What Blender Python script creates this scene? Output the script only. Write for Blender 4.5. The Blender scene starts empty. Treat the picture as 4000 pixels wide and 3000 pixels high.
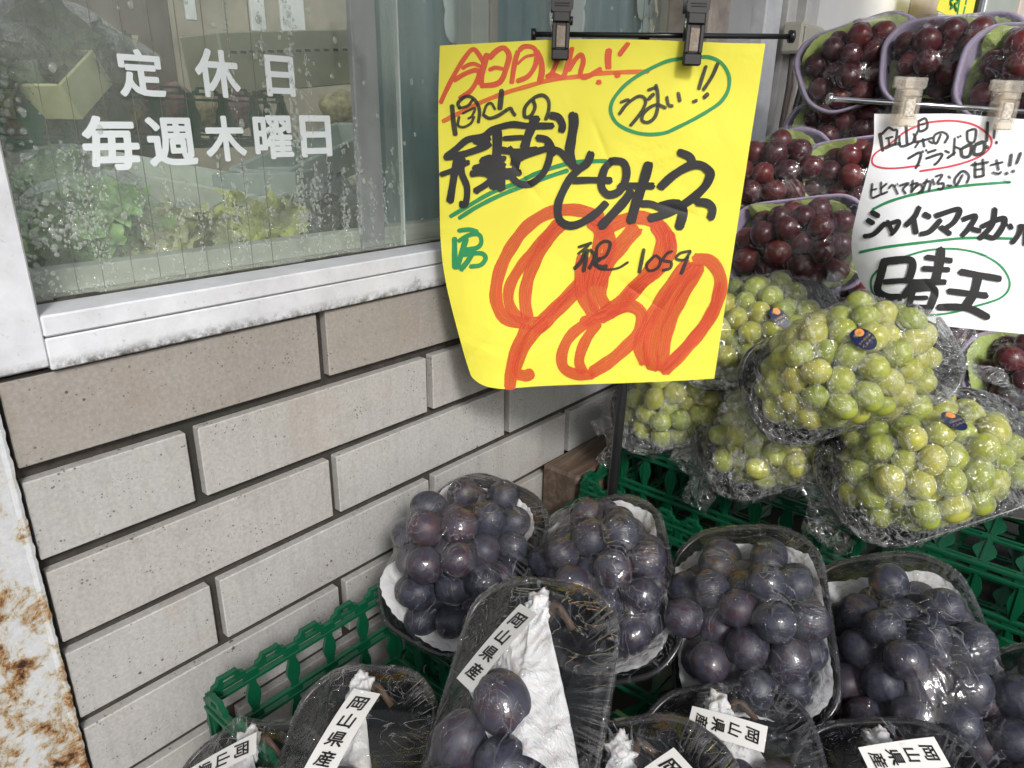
import bpy, math, random
import numpy as np
from mathutils import Vector, Matrix
random.seed(7)
rng = np.random.default_rng(7)
PI = math.pi
C = bpy.context.scene.collection
SC = bpy.context.scene

# ------------------------------------------------------------------ camera
CAM = np.array([0.5153, -0.3559, 1.2418])
_yaw, _pitch, _roll = 0.69733362, 0.35551498, 0.01624373
_f = np.array([-math.sin(_yaw)*math.cos(_pitch), math.cos(_yaw)*math.cos(_pitch), -math.sin(_pitch)])
_r = np.array([math.cos(_yaw), math.sin(_yaw), 0.0])
_u = np.cross(_r, _f)
RT = _r*math.cos(_roll) + _u*math.sin(_roll)
UP = -_r*math.sin(_roll) + _u*math.cos(_roll)
FW = _f
FOC = 2802.229
cd = bpy.data.cameras.new('camera'); cam = bpy.data.objects.new('camera', cd); C.objects.link(cam)
cd.sensor_width = 36.0; cd.lens = FOC/4000*36; cd.clip_start = 0.02; cd.clip_end = 500
cam.matrix_world = Matrix(((RT[0], UP[0], -FW[0], CAM[0]), (RT[1], UP[1], -FW[1], CAM[1]), (RT[2], UP[2], -FW[2], CAM[2]), (0, 0, 0, 1)))
SC.camera = cam

# ------------------------------------------------------------------ sky, sun, exposure
SUN_EL, SUN_AZ = math.radians(36), math.radians(122)     # azimuth measured from +Y towards +X
w = bpy.data.worlds.new('World'); SC.world = w; w.use_nodes = True
nt = w.node_tree; bg = nt.nodes['Background']
sky = nt.nodes.new('ShaderNodeTexSky'); sky.sky_type = 'NISHITA'; sky.sun_disc = False
sky.sun_elevation = SUN_EL; sky.sun_rotation = SUN_AZ; sky.air_density = 1.0; sky.dust_density = 4.0; sky.ozone_density = 1.0
hs = nt.nodes.new('ShaderNodeHueSaturation'); hs.inputs['Saturation'].default_value = 0.35     # thin overcast
nt.links.new(sky.outputs[0], hs.inputs['Color']); nt.links.new(hs.outputs[0], bg.inputs['Color'])
bg.inputs['Strength'].default_value = 0.12
sl = bpy.data.lights.new('sun', 'SUN'); sl.energy = 1.9; sl.angle = math.radians(10); sl.color = (1.0, 0.985, 0.965)
so = bpy.data.objects.new('sun', sl); C.objects.link(so)
sd = Vector((math.sin(SUN_AZ)*math.cos(SUN_EL), math.cos(SUN_AZ)*math.cos(SUN_EL), math.sin(SUN_EL)))
so.rotation_euler = sd.to_track_quat('Z', 'Y').to_euler(); so.location = (2, -2, 4)
SC.view_settings.view_transform = 'Standard'; SC.view_settings.look = 'None'
SC.view_settings.exposure = 0.42; SC.view_settings.gamma = 1.0; SC.view_settings.use_curve_mapping = False
cy = SC.cycles
cy.max_bounces = 10; cy.transparent_max_bounces = 24; cy.glossy_bounces = 4; cy.diffuse_bounces = 4; cy.transmission_bounces = 6
cy.caustics_reflective = False; cy.caustics_refractive = False

# ------------------------------------------------------------------ sight lines: where a point of the photograph lies in the place
S = 4000/2212
def ray(x, y, full=False):
    if not full: x, y = x*S, y*S
    return RT*(x-2000)/FOC - UP*(y-1500)/FOC + FW
def at(x, y, d, full=False): return CAM + ray(x, y, full)*d
def on(x, y, ax, val, full=False):
    d = ray(x, y, full); i = 'xyz'.index(ax)
    return CAM + d*((val-CAM[i])/d[i])
def on_plane(x, y, P, n, full=False):
    d = ray(x, y, full); return CAM + d*(np.dot(P-CAM, n)/np.dot(d, n))
def nrm(v):
    v = np.asarray(v, float); return v/np.linalg.norm(v)

# ------------------------------------------------------------------ object helpers
def tag(o, label=None, cat=None, group=None, kind=None):
    if label: o['label'] = label
    if cat: o['category'] = cat
    if group: o['group'] = group
    if kind: o['kind'] = kind
    return o
def thing(name, label, cat, loc=(0, 0, 0), group=None, mw=None):
    o = bpy.data.objects.new(name, None); C.objects.link(o); o.empty_display_size = .02
    if mw is not None: o.matrix_world = mw
    else: o.location = loc
    return tag(o, label, cat, group)
def mesh(name, V, F, mat, smooth=False, uv=None):
    me = bpy.data.meshes.new(name)
    me.from_pydata([tuple(map(float, v)) for v in V], [], [tuple(map(int, f)) for f in F])
    if mat is not None: me.materials.append(mat)
    if smooth: me.shade_smooth()
    if uv is not None:
        l = me.uv_layers.new(name='UVMap')
        vi = np.empty(len(me.loops), dtype=np.int32); me.loops.foreach_get('vertex_index', vi)
        l.data.foreach_set('uv', np.asarray(uv, dtype=np.float32)[vi].ravel())
    me.update(); return me
def ob(name, me, parent=None, mw=None):
    o = bpy.data.objects.new(name, me); C.objects.link(o)
    if parent is not None: o.parent = parent
    if mw is not None: o.matrix_local = mw
    return o
class MB:
    def __init__(s): s.V = []; s.F = []; s.uv = None
    def add(s, V, F):
        n = len(s.V); s.V += [tuple(v) for v in V]; s.F += [tuple(i+n for i in f) for f in F]; return s
    def box(s, x0, x1, y0, y1, z0, z1, b=0.0):
        if b <= 0:
            return s.add([(x0,y0,z0),(x1,y0,z0),(x1,y1,z0),(x0,y1,z0),(x0,y0,z1),(x1,y0,z1),(x1,y1,z1),(x0,y1,z1)],
                         [(0,3,2,1),(4,5,6,7),(0,1,5,4),(1,2,6,5),(2,3,7,6),(3,0,4,7)])
        # chamfered box
        V = []; c = [(x0,x1),(y0,y1),(z0,z1)]
        idx = {}
        for i in (0,1):
            for j in (0,1):
                for k in (0,1):
                    for a in range(3):
                        p = [c[0][i], c[1][j], c[2][k]]
                        for m in range(3):
                            if m != a: p[m] += b*(1 if (i,j,k)[m] == 0 else -1)
                        idx[(i,j,k,a)] = len(V); V.append(tuple(p))
        F = []
        for a in range(3):
            o1, o2 = [(1,2),(2,0),(0,1)][a]
            for sgn in (0,1):
                q = []
                for (p_, q_) in ((0,0),(1,0),(1,1),(0,1)):
                    t = [0,0,0]; t[a] = sgn; t[o1] = p_; t[o2] = q_
                    q.append(idx[(t[0],t[1],t[2],a)])
                F.append(tuple(q) if sgn else tuple(q[::-1]))
        for a in range(3):                      # edge chamfers along axis a
            o1, o2 = [(1,2),(2,0),(0,1)][a]
            for p_ in (0,1):
                for q_ in (0,1):
                    t0 = [0,0,0]; t0[o1] = p_; t0[o2] = q_; t1 = list(t0); t1[a] = 1
                    f = (idx[(*t0,o1)], idx[(*t0,o2)], idx[(*t1,o2)], idx[(*t1,o1)])
                    F.append(f if (p_+q_) % 2 else f[::-1])
        for i in (0,1):
            for j in (0,1):
                for k in (0,1):
                    f = (idx[(i,j,k,0)], idx[(i,j,k,1)], idx[(i,j,k,2)])
                    F.append(f if (i+j+k) % 2 else f[::-1])
        return s.add(V, F)
    def prism(s, pts, n0, n1, M=None):
        """pts: 2D outline; extruded between n0 and n1 along local z; M maps local (x,y,z)"""
        n = len(pts); V = [(p[0],p[1],n0) for p in pts] + [(p[0],p[1],n1) for p in pts]
        F = [tuple(range(n))[::-1], tuple(range(n, 2*n))] + [(i, (i+1) % n, n+(i+1) % n, n+i) for i in range(n)]
        if M is not None: V = [tuple(M @ Vector(v)) for v in V]
        return s.add(V, F)
    def tube(s, pts, r, n=10, cap=True):
        pts = [np.asarray(p, float) for p in pts]; rr = r if hasattr(r, '__len__') else [r]*len(pts)
        V = []; F = []; prev = None
        for i, p in enumerate(pts):
            t = nrm(pts[min(i+1, len(pts)-1)] - pts[max(i-1, 0)])
            if prev is None: a = nrm(np.cross(t, (0,0,1) if abs(t[2]) < .9 else (1,0,0)))
            else: a = nrm(prev - t*np.dot(prev, t))
            prev = a; b = np.cross(t, a)
            for k in range(n):
                g = 2*PI*k/n; V.append(tuple(p + (a*math.cos(g) + b*math.sin(g))*rr[i]))
        for i in range(len(pts)-1):
            for k in range(n):
                F.append((i*n+k, i*n+(k+1) % n, (i+1)*n+(k+1) % n, (i+1)*n+k))
        if cap: F += [tuple(range(n))[::-1], tuple(range((len(pts)-1)*n, len(pts)*n))]
        return s.add(V, F)
    def build(s, name, mat, parent=None, smooth=False, mw=None):
        return ob(name, mesh(name, s.V, s.F, mat, smooth), parent, mw)

# ------------------------------------------------------------------ materials
def newmat(name):
    m = bpy.data.materials.new(name); m.use_nodes = True
    return m, m.node_tree, m.node_tree.nodes['Principled BSDF']
def noise(t, scale, detail=4, rough=.55, vec=None, dist=0.0, dim='3D'):
    n = t.nodes.new('ShaderNodeTexNoise'); n.noise_dimensions = dim
    n.inputs['Scale'].default_value = scale; n.inputs['Detail'].default_value = detail
    n.inputs['Roughness'].default_value = rough; n.inputs['Distortion'].default_value = dist
    if vec is not None: t.links.new(vec, n.inputs['Vector'])
    return n.outputs['Fac']
def coords(t, kind='Object', scale=(1,1,1)):
    c = t.nodes.new('ShaderNodeTexCoord'); mp = t.nodes.new('ShaderNodeMapping'); mp.inputs['Scale'].default_value = scale
    t.links.new(c.outputs[kind], mp.inputs['Vector']); return mp.outputs[0]
def ramp(t, fac, stops):
    r = t.nodes.new('ShaderNodeValToRGB'); e = r.color_ramp.elements
    while len(e) < len(stops): e.new(.5)
    for i, (p, c) in enumerate(stops): e[i].position = p; e[i].color = (*c, 1) if len(c) == 3 else c
    t.links.new(fac, r.inputs['Fac']); return r.outputs['Color']
def g3(v): return (v, v, v)
def mix(t, fac, a, b, mode='MIX'):
    m = t.nodes.new('ShaderNodeMix'); m.data_type = 'RGBA'; m.blend_type = mode
    for s_, v in ((0, fac), (6, a), (7, b)):
        if isinstance(v, (int, float)): m.inputs[s_].default_value = v
        elif isinstance(v, tuple): m.inputs[s_].default_value = (*v, 1)
        else: t.links.new(v, m.inputs[s_])
    return m.outputs[2]
def bump(t, h, strength, dist, nrm_=None):
    b = t.nodes.new('ShaderNodeBump'); b.inputs['Strength'].default_value = strength; b.inputs['Distance'].default_value = dist
    t.links.new(h, b.inputs['Height'])
    if nrm_ is not None: t.links.new(nrm_, b.inputs['Normal'])
    return b.outputs[0]
def math_(t, op, a, b=0.0):
    m = t.nodes.new('ShaderNodeMath'); m.operation = op
    for i, v in enumerate((a, b)):
        if isinstance(v, (int, float)): m.inputs[i].default_value = v
        else: t.links.new(v, m.inputs[i])
    return m.outputs[0]
def objrand(t):
    n = t.nodes.new('ShaderNodeObjectInfo'); return n.outputs['Random']
def simple(name, col, rough=.5, metal=0.0, var=.12, nscale=30, bstr=0.0, bscale=200, bdist=.0005, coat=0.0, spec=.5):
    m, t, b = newmat(name); v = coords(t)
    n = noise(t, nscale, 5, .6, v)
    c = ramp(t, n, [(.3, tuple(x*(1-var) for x in col)), (.7, tuple(min(1, x*(1+var)) for x in col))])
    t.links.new(c, b.inputs['Base Color']); b.inputs['Roughness'].default_value = rough; b.inputs['Metallic'].default_value = metal
    b.inputs['Coat Weight'].default_value = coat; b.inputs['Specular IOR Level'].default_value = spec
    if bstr > 0: t.links.new(bump(t, noise(t, bscale, 3, .5, v), bstr, bdist), b.inputs['Normal'])
    return m

def coordsadd(t, vec, sc):
    mp = t.nodes.new('ShaderNodeMapping'); mp.inputs['Scale'].default_value = sc; t.links.new(vec, mp.inputs['Vector']); return mp.outputs[0]
def tile_mat():
    m, t, b = newmat('glazed_tile'); v = coords(t, 'Object')
    c = t.nodes.new('ShaderNodeTexCoord'); o = t.nodes.new('ShaderNodeObjectInfo')
    va = t.nodes.new('ShaderNodeVectorMath'); va.operation = 'ADD'
    sc = t.nodes.new('ShaderNodeVectorMath'); sc.operation = 'SCALE'; sc.inputs['Scale'].default_value = 3.0
    t.links.new(o.outputs['Location'], sc.inputs[0]); t.links.new(c.outputs['Object'], va.inputs[0]); t.links.new(sc.outputs[0], va.inputs[1])
    vv = va.outputs[0]
    # warm taupe tiles in the top course (their own glaze), pale grey below: by the tile's own height on the wall
    sep = t.nodes.new('ShaderNodeSeparateXYZ'); t.links.new(o.outputs['Location'], sep.inputs[0])
    top = math_(t, 'GREATER_THAN', sep.outputs['Z'], 1.03)
    base = mix(t, top, (.37, .365, .355), (.225, .203, .178))
    base = mix(t, math_(t, 'MULTIPLY', objrand(t), .5), base, (.33, .295, .255))
    cloud = noise(t, 14, 6, .65, vv); base = mix(t, math_(t, 'MULTIPLY', cloud, .55), base, mix(t, .5, base, (.62, .62, .62), 'MIX'))
    fine = noise(t, 330, 3, .7, vv)
    base = mix(t, .45, base, ramp(t, fine, [(.3, g3(.30)), (.7, g3(.62))]), 'OVERLAY')
    # iron specks in the glaze
    vo = t.nodes.new('ShaderNodeTexVoronoi'); vo.inputs['Scale'].default_value = 260; t.links.new(vv, vo.inputs['Vector']); vo.inputs['Randomness'].default_value = 1
    dens = noise(t, 45, 3, .6, vv)
    spot = math_(t, 'LESS_THAN', vo.outputs['Distance'], math_(t, 'MULTIPLY', ramp(t, dens, [(.43, g3(0)), (.68, g3(1))]), .27))
    base = mix(t, math_(t, 'MULTIPLY', spot, .75), base, (.07, .06, .05))
    vo2 = t.nodes.new('ShaderNodeTexVoronoi'); vo2.inputs['Scale'].default_value = 85; t.links.new(vv, vo2.inputs['Vector'])
    spot2 = math_(t, 'LESS_THAN', vo2.outputs['Distance'], math_(t, 'MULTIPLY', ramp(t, noise(t, 23, 2, .5, vv), [(.48, g3(0)), (.7, g3(1))]), .15))
    base = mix(t, math_(t, 'MULTIPLY', spot2, .85), base, (.05, .04, .035))
    run = noise(t, 1, 5, .65, coordsadd(t, vv, (9, 90, 6)))
    base = mix(t, math_(t, 'MULTIPLY', ramp(t, run, [(.5, g3(0)), (.72, g3(1))]), .28), base, (.22, .205, .18))
    # dirty runs and rusty blotches
    st = noise(t, 9, 5, .7, vv); base = mix(t, math_(t, 'MULTIPLY', ramp(t, st, [(.55, g3(0)), (.74, g3(1))]), .40), base, (.30, .20, .13))
    base = mix(t, math_(t, 'MULTIPLY', ramp(t, noise(t, 19, 7, .75, vv), [(.5, g3(0)), (.7, g3(1))]), .30), base, (.20, .19, .175))
    t.links.new(base, b.inputs['Base Color']); b.inputs['Roughness'].default_value = .48
    t.links.new(bump(t, fine, .12, .0006, bump(t, cloud, .25, .002)), b.inputs['Normal'])
    return m
def mortar_mat():
    m, t, b = newmat('dirty_mortar'); v = coords(t)
    n = noise(t, 60, 6, .7, v); k = noise(t, 5, 3, .5, v)
    c = ramp(t, n, [(.25, (.014, .012, .012)), (.6, (.045, .038, .032)), (.8, (.10, .088, .072))])
    c = mix(t, ramp(t, k, [(.45, g3(0)), (.65, g3(.7))]), c, (.022, .023, .018))
    t.links.new(c, b.inputs['Base Color']); b.inputs['Roughness'].default_value = .9
    t.links.new(bump(t, n, .8, .002), b.inputs['Normal']); return m
def frame_mat(name='painted_aluminium', col=(.64, .65, .685)):
    m, t, b = newmat(name); v = coords(t)
    n = noise(t, 26, 7, .7, v); k = noise(t, 240, 4, .7, v)
    c = ramp(t, n, [(.3, tuple(x*.82 for x in col)), (.55, col), (.75, tuple(min(.85, x*1.15) for x in col))])
    c = mix(t, ramp(t, k, [(.62, g3(0)), (.72, g3(.6))]), c, (.33, .33, .31))
    # dark grime growing along the bottom lip (z below 1.093)
    g = t.nodes.new('ShaderNodeNewGeometry'); sp = t.nodes.new('ShaderNodeSeparateXYZ'); t.links.new(g.outputs['Position'], sp.inputs[0])
    mr = t.nodes.new('ShaderNodeMapRange'); mr.inputs['From Min'].default_value = 1.0835; mr.inputs['From Max'].default_value = 1.0925
    mr.inputs['To Min'].default_value = 1; mr.inputs['To Max'].default_value = 0; t.links.new(sp.outputs['Z'], mr.inputs['Value'])
    gr = math_(t, 'MULTIPLY', mr.outputs[0], ramp(t, noise(t, 130, 6, .75, v), [(.4, g3(.1)), (.6, g3(1))]))
    c = mix(t, gr, c, (.045, .045, .03))
    c = mix(t, ramp(t, noise(t, 17, 6, .8, v), [(.66, g3(0)), (.70, g3(.6))]), c, (.28, .23, .2))
    t.links.new(c, b.inputs['Base Color']); b.inputs['Roughness'].default_value = .42; b.inputs['Metallic'].default_value = .0
    t.links.new(bump(t, k, .1, .0004), b.inputs['Normal']); return m
def rust_mat():
    m, t, b = newmat('rusty_white_paint'); v = coords(t, 'Object')
    n = noise(t, 38, 9, .74, v, .25); k = noise(t, 210, 5, .75, v)
    g = t.nodes.new('ShaderNodeNewGeometry'); sp = t.nodes.new('ShaderNodeSeparateXYZ'); t.links.new(g.outputs['Position'], sp.inputs[0])
    mr = t.nodes.new('ShaderNodeMapRange'); mr.inputs['From Min'].default_value = .70; mr.inputs['From Max'].default_value = 1.06
    mr.inputs['To Min'].default_value = .10; mr.inputs['To Max'].default_value = -.05; t.links.new(sp.outputs['Z'], mr.inputs['Value'])
    nn = math_(t, 'ADD', math_(t, 'ADD', n, math_(t, 'MULTIPLY', math_(t, 'SUBTRACT', k, .5), .22)), mr.outputs[0])
    c = ramp(t, nn, [(.47, (.47, .485, .50)), (.54, (.42, .37, .28)), (.58, (.36, .22, .10)), (.63, (.20, .08, .025)), (.665, (.035, .018, .015)), (.80, (.02, .012, .012))])
    c = mix(t, .25, c, ramp(t, k, [(.3, g3(.25)), (.7, g3(.75))]), 'OVERLAY')
    t.links.new(c, b.inputs['Base Color']); b.inputs['Roughness'].default_value = .7
    hgt = ramp(t, nn, [(.52, g3(.6)), (.6, g3(.8)), (.66, g3(1)), (.70, g3(0))])
    t.links.new(bump(t, k, .35, .0015, bump(t, hgt, .9, .002)), b.inputs['Normal']); return m
def glassy(name, haze=.1, rough=.02, ior=1.5, tint=(1, 1, 1), bs=0, bscale=(40, 40, 40), bdist=.001, hazecol=(.8, .82, .8), bdet=3, dirt=False, boost=1.0, cap=1.0, ridges=(), white=.3, uvs=0, bs2=0, bscale2=(400, 400, 400)):
    """thin clear sheet: transparent + fresnel gloss + a little veil"""
    m = bpy.data.materials.new(name); m.use_nodes = True; t = m.node_tree; t.nodes.remove(t.nodes['Principled BSDF'])
    out = t.nodes['Material Output']
    tr = t.nodes.new('ShaderNodeBsdfTransparent'); tr.inputs[0].default_value = (*tint, 1)
    gl = t.nodes.new('ShaderNodeBsdfGlossy'); gl.inputs['Roughness'].default_value = rough; gl.inputs['Color'].default_value = (1, 1, 1, 1)
    df = t.nodes.new('ShaderNodeBsdfDiffuse'); df.inputs[0].default_value = (*hazecol, 1)
    fr = t.nodes.new('ShaderNodeFresnel'); ge = t.nodes.new('ShaderNodeNewGeometry')       # a thin sheet: same index from both sides
    t.links.new(math_(t, 'ADD', ior, math_(t, 'MULTIPLY', ge.outputs['Backfacing'], 1/ior-ior)), fr.inputs['IOR'])
    v = coords(t, 'Object', bscale)
    if bs > 0:
        bn = bump(t, noise(t, 1, bdet, .6, v, .8), bs, bdist)
        if bs2 > 0: bn = bump(t, noise(t, 1, 3, .6, coords(t, 'Object', bscale2), 1.5), bs2, bdist*.4, bn)
        t.links.new(bn, fr.inputs['Normal']); t.links.new(bn, gl.inputs['Normal'])
    rsum = None
    for (rs, rw, ra, rd) in ridges:                          # sharp creases where a stretched noise crosses its middle
        nn = noise(t, 1, 2, .5, coords(t, 'Object', rs), rd)
        oi_ = t.nodes.new('ShaderNodeObjectInfo'); rn_ = t.nodes.new('ShaderNodeMath'); rn_.operation = 'MULTIPLY_ADD'; t.links.new(oi_.outputs['Random'], rn_.inputs[0]); rn_.inputs[1].default_value = .10; rn_.inputs[2].default_value = -.05
        rr_ = ramp(t, math_(t, 'ADD', nn, rn_.outputs[0]), [(.5-rw, g3(0)), (.5, g3(1)), (.5+rw, g3(0))])
        msk = ramp(t, noise(t, 1, 2, .5, coords(t, 'Object', tuple(q*.35 for q in rs))), [(.42, g3(0)), (.6, g3(ra))])
        rr_ = math_(t, 'MULTIPLY', rr_, msk); rsum = rr_ if rsum is None else math_(t, 'MAXIMUM', rsum, rr_)
    if uvs > 0:  # radial creases near the rim, whitened to read as glints
        uvn = t.nodes.new('ShaderNodeUVMap'); mp = t.nodes.new('ShaderNodeMapping'); mp.inputs['Scale'].default_value = (1, 2.2, 1); t.links.new(uvn.outputs[0], mp.inputs['Vector'])
        oi2 = t.nodes.new('ShaderNodeObjectInfo'); va = t.nodes.new('ShaderNodeVectorMath'); va.operation = 'ADD'; t.links.new(mp.outputs[0], va.inputs[0]); t.links.new(oi2.outputs['Location'], va.inputs[1])
        nn = noise(t, 1, 2, .5, va.outputs[0], .3)
        rr_ = ramp(t, nn, [(.44, g3(0)), (.5, g3(1)), (.56, g3(0))])
        sp_ = t.nodes.new('ShaderNodeSeparateXYZ'); t.links.new(uvn.outputs[0], sp_.inputs[0])
        mk = t.nodes.new('ShaderNodeMapping'); mk.inputs['Scale'].default_value = (.07, .6, 1); t.links.new(va.outputs[0], mk.inputs['Vector'])
        edge = math_(t, 'MULTIPLY', ramp(t, sp_.outputs['Y'], [(.66, g3(0)), (.94, g3(1))]), ramp(t, noise(t, 1, 2, .5, mk.outputs[0]), [(.46, g3(0)), (.58, g3(uvs))]))
        rr_ = math_(t, 'MULTIPLY', rr_, edge); rsum = rr_ if rsum is None else math_(t, 'MAXIMUM', rsum, rr_)
    if rsum is not None:
        bn = bump(t, rsum, 1.0, .0016, bn) if bs > 0 else bump(t, rsum, 1.0, .0016)
        t.links.new(bn, fr.inputs['Normal']); t.links.new(bn, gl.inputs['Normal'])
    a = t.nodes.new('ShaderNodeMixShader'); bb = t.nodes.new('ShaderNodeMixShader')
    t.links.new(tr.outputs[0], a.inputs[1]); t.links.new(df.outputs[0], a.inputs[2])
    if dirt:
        hz = math_(t, 'MULTIPLY', ramp(t, noise(t, 7, 6, .7, coords(t, 'Object', (1, 1, .35))), [(.35, g3(.25)), (.65, g3(1.7))]), haze)
        t.links.new(hz, a.inputs[0])
    elif rsum is not None: t.links.new(math_(t, 'ADD', math_(t, 'MULTIPLY', rsum, white), haze), a.inputs[0])  # film creases whitened in the diffuse to stand for glints
    else: a.inputs[0].default_value = haze
    t.links.new(math_(t, 'MINIMUM', math_(t, 'MULTIPLY', fr.outputs[0], boost), cap), bb.inputs[0])
    t.links.new(a.outputs[0], bb.inputs[1]); t.links.new(gl.outputs[0], bb.inputs[2]); t.links.new(bb.outputs[0], out.inputs[0])
    return m
def berry_mat(name, cols, bloom, bloomamt, rough, sss=0.0, scar=(.12, .07, .04), sssrad=(.3, .5, .1), blotch=None):
    m, t, b = newmat(name); v = coords(t, 'Object', (1, 1, 1)); r = objrand(t)
    va = t.nodes.new('ShaderNodeVectorMath'); va.operation = 'ADD'; cb = t.nodes.new('ShaderNodeCombineXYZ')
    rr = math_(t, 'MULTIPLY', r, 40.0)
    for i in range(3): t.links.new(rr, cb.inputs[i])
    t.links.new(v, va.inputs[0]); t.links.new(cb.outputs[0], va.inputs[1]); vv = va.outputs[0]
    n1 = noise(t, 1.3, 4, .6, vv)
    f = math_(t, 'ADD', math_(t, 'MULTIPLY', r, .6), math_(t, 'MULTIPLY', n1, .4))
    c = ramp(t, f, cols)
    n2 = noise(t, 2.2, 6, .7, vv, .5)
    bl = math_(t, 'MULTIPLY', ramp(t, n2, [(.36, g3(.05)), (.56, g3(1))]), bloomamt)
    c = mix(t, bl, c, bloom)
    if blotch: c = mix(t, ramp(t, noise(t, 1.8, 5, .65, vv), [(.60, g3(0)), (.68, g3(.75))]), c, blotch)
    # tiny specks and the stem scar
    c = mix(t, ramp(t, noise(t, 14, 3, .6, vv), [(.66, g3(0)), (.72, g3(.5))]), c, tuple(x*.5 for x in scar))
    sp = t.nodes.new('ShaderNodeSeparateXYZ'); t.links.new(v, sp.inputs[0])
    zz = math_(t, 'ADD', sp.outputs['Z'], math_(t, 'MULTIPLY', n2, .10))
    c = mix(t, ramp(t, zz, [(1.035, g3(0)), (1.085, g3(.85))]), c, scar)
    t.links.new(c, b.inputs['Base Color']); b.inputs['Roughness'].default_value = rough; b.inputs['Specular IOR Level'].default_value = .32
    b.inputs['Subsurface Weight'].default_value = sss; b.inputs['Subsurface Radius'].default_value = sssrad; b.inputs['Subsurface Scale'].default_value = .012
    t.links.new(bump(t, n2, .3, .0007), b.inputs['Normal']); return m
def ink_mat(name, col, col2=None, opac=1.0, streak=0.0, rough=.6):
    """felt-pen ink: fibres run along the stroke (UV: u along, v across)"""
    m, t, b = newmat(name); uvn = t.nodes.new('ShaderNodeUVMap'); mp = t.nodes.new('ShaderNodeMapping')
    mp.inputs['Scale'].default_value = (2.0, 26.0, 1); t.links.new(uvn.outputs[0], mp.inputs['Vector'])
    n = noise(t, 1, 4, .7, mp.outputs[0]); n2 = noise(t, 500, 3, .6, coords(t))
    c = ramp(t, n, [(.35, col), (.65, col2 or col)])
    t.links.new(c, b.inputs['Base Color']); b.inputs['Roughness'].default_value = rough
    if streak > 0 or opac < 1:
        lo = max(0, opac-streak)
        a = ramp(t, math_(t, 'ADD', math_(t, 'MULTIPLY', n, .8), math_(t, 'MULTIPLY', n2, .2)), [(.38, g3(lo)), (.58, g3(opac))])
        t.links.new(a, b.inputs['Alpha'])
    return m
def paper_mat(name, col, crease=.5, scale=18, trans=.0):
    m, t, b = newmat(name); v = coords(t)
    n = noise(t, scale, 4, .5, v, 1.0); k = noise(t, 900, 2, .5, v)
    c = ramp(t, n, [(.3, tuple(x*.96 for x in col)), (.7, tuple(min(1, x*1.02) for x in col))])
    t.links.new(c, b.inputs['Base Color']); b.inputs['Roughness'].default_value = .75
    t.links.new(bump(t, k, .08, .0003, bump(t, n, crease, .004)), b.inputs['Normal'])
    if trans > 0:
        b.inputs['Subsurface Weight'].default_value = trans; b.inputs['Subsurface Scale'].default_value = .004
    return m
def wood_mat():
    m, t, b = newmat('old_wood'); v = coords(t, 'Object', (60, 5, 60))
    n = noise(t, 1, 5, .6, v, 1.2); k = noise(t, 12, 5, .6, coords(t))
    c = ramp(t, n, [(.3, (.045, .030, .020)), (.55, (.12, .085, .060)), (.75, (.20, .155, .115))])
    c = mix(t, ramp(t, k, [(.55, g3(0)), (.75, g3(.6))]), c, (.10, .04, .02))
    t.links.new(c, b.inputs['Base Color']); b.inputs['Roughness'].default_value = .75
    t.links.new(bump(t, n, .4, .001), b.inputs['Normal']); return m

M = {}
M['tile'] = tile_mat(); M['mortar'] = mortar_mat(); M['frame'] = frame_mat(); M['rust'] = rust_mat()
M['ledge'] = simple('wet_aluminium_ledge', (.40, .38, .33), .22, 0, .3, 60, .4, 180, .002)
M['gasket'] = simple('mouldy_gasket', (.035, .032, .022), .6, 0, .8, 90, .6, 300, .002)
M['glass'] = glassy('dusty_window_glass', haze=.075, rough=.0, ior=1.5, tint=(.97, .99, .97), dirt=True, hazecol=(.75, .8, .74))
M['wire'] = simple('glass_wire', (.17, .17, .15), .6)
M['film_letter'] = simple('white_window_film', (.74, .80, .82), .5, 0, .03)
M['drop'] = glassy('water_drop', haze=.17, rough=.02, ior=1.33, boost=2.4, tint=(.9, .93, .9))  # white veil and boosted gloss imitate bright glints on the drops
M['green_plastic'] = simple('green_crate_plastic', (.003, .068, .030), .33, 0, .12, 20, .05, 300, .0003)
M['black_plastic'] = simple('black_plastic', (.012, .012, .013), .28, 0, .2, 40)
M['chrome'] = simple('chrome_steel', (.75, .75, .76), .16, 1.0, .05)
M['clear_plastic'] = glassy('clear_clip_plastic', haze=.11, rough=.12, ior=1.5, tint=(.96, .94, .9), hazecol=(.8, .74, .66), boost=1.5)
M['rubber'] = simple('clip_pad', (.28, .23, .18), .7, 0, .3, 300)
M['yellow_paper'] = paper_mat('yellow_paper', (.76, .70, .065), .9, 11)
M['white_paper'] = paper_mat('white_card', (.84, .85, .88), .45, 12)
M['tissue'] = paper_mat('white_tissue', (.56, .56, .57), .9, 60, .25)
M['green_paper'] = paper_mat('green_wax_paper', (.36, .45, .13), .8, 50)
M['label'] = paper_mat('label_paper', (.62, .615, .60), .1, 10)
M['black_ink'] = ink_mat('black_marker', (.008, .008, .009), (.020, .020, .021))
M['black_thin'] = ink_mat('black_marker_dry', (.008, .008, .008), (.03, .03, .027), .98, .35)
M['red_ink'] = ink_mat('red_marker', (.60, .045, .02), (.78, .12, .04), .93, .22)
M['orange_ink'] = ink_mat('red_marker_streaked', (.66, .055, .02), (.85, .20, .035), .93, .42)
M['green_ink'] = ink_mat('green_marker', (.01, .20, .07), (.03, .30, .10), .97, .12)
M['rose_ink'] = ink_mat('pink_red_pen', (.60, .03, .05), (.72, .08, .1), .95, .1)
M['print'] = simple('black_print', (.012, .012, .012), .5)
M['tray_black'] = glassy('dark_clear_tray', haze=.55, rough=.16, ior=1.45, tint=(.20, .20, .21), hazecol=(.008, .008, .009), boost=.7, cap=.3, bs=.1, bscale=(160, 160, 60), bdist=.001)
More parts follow.
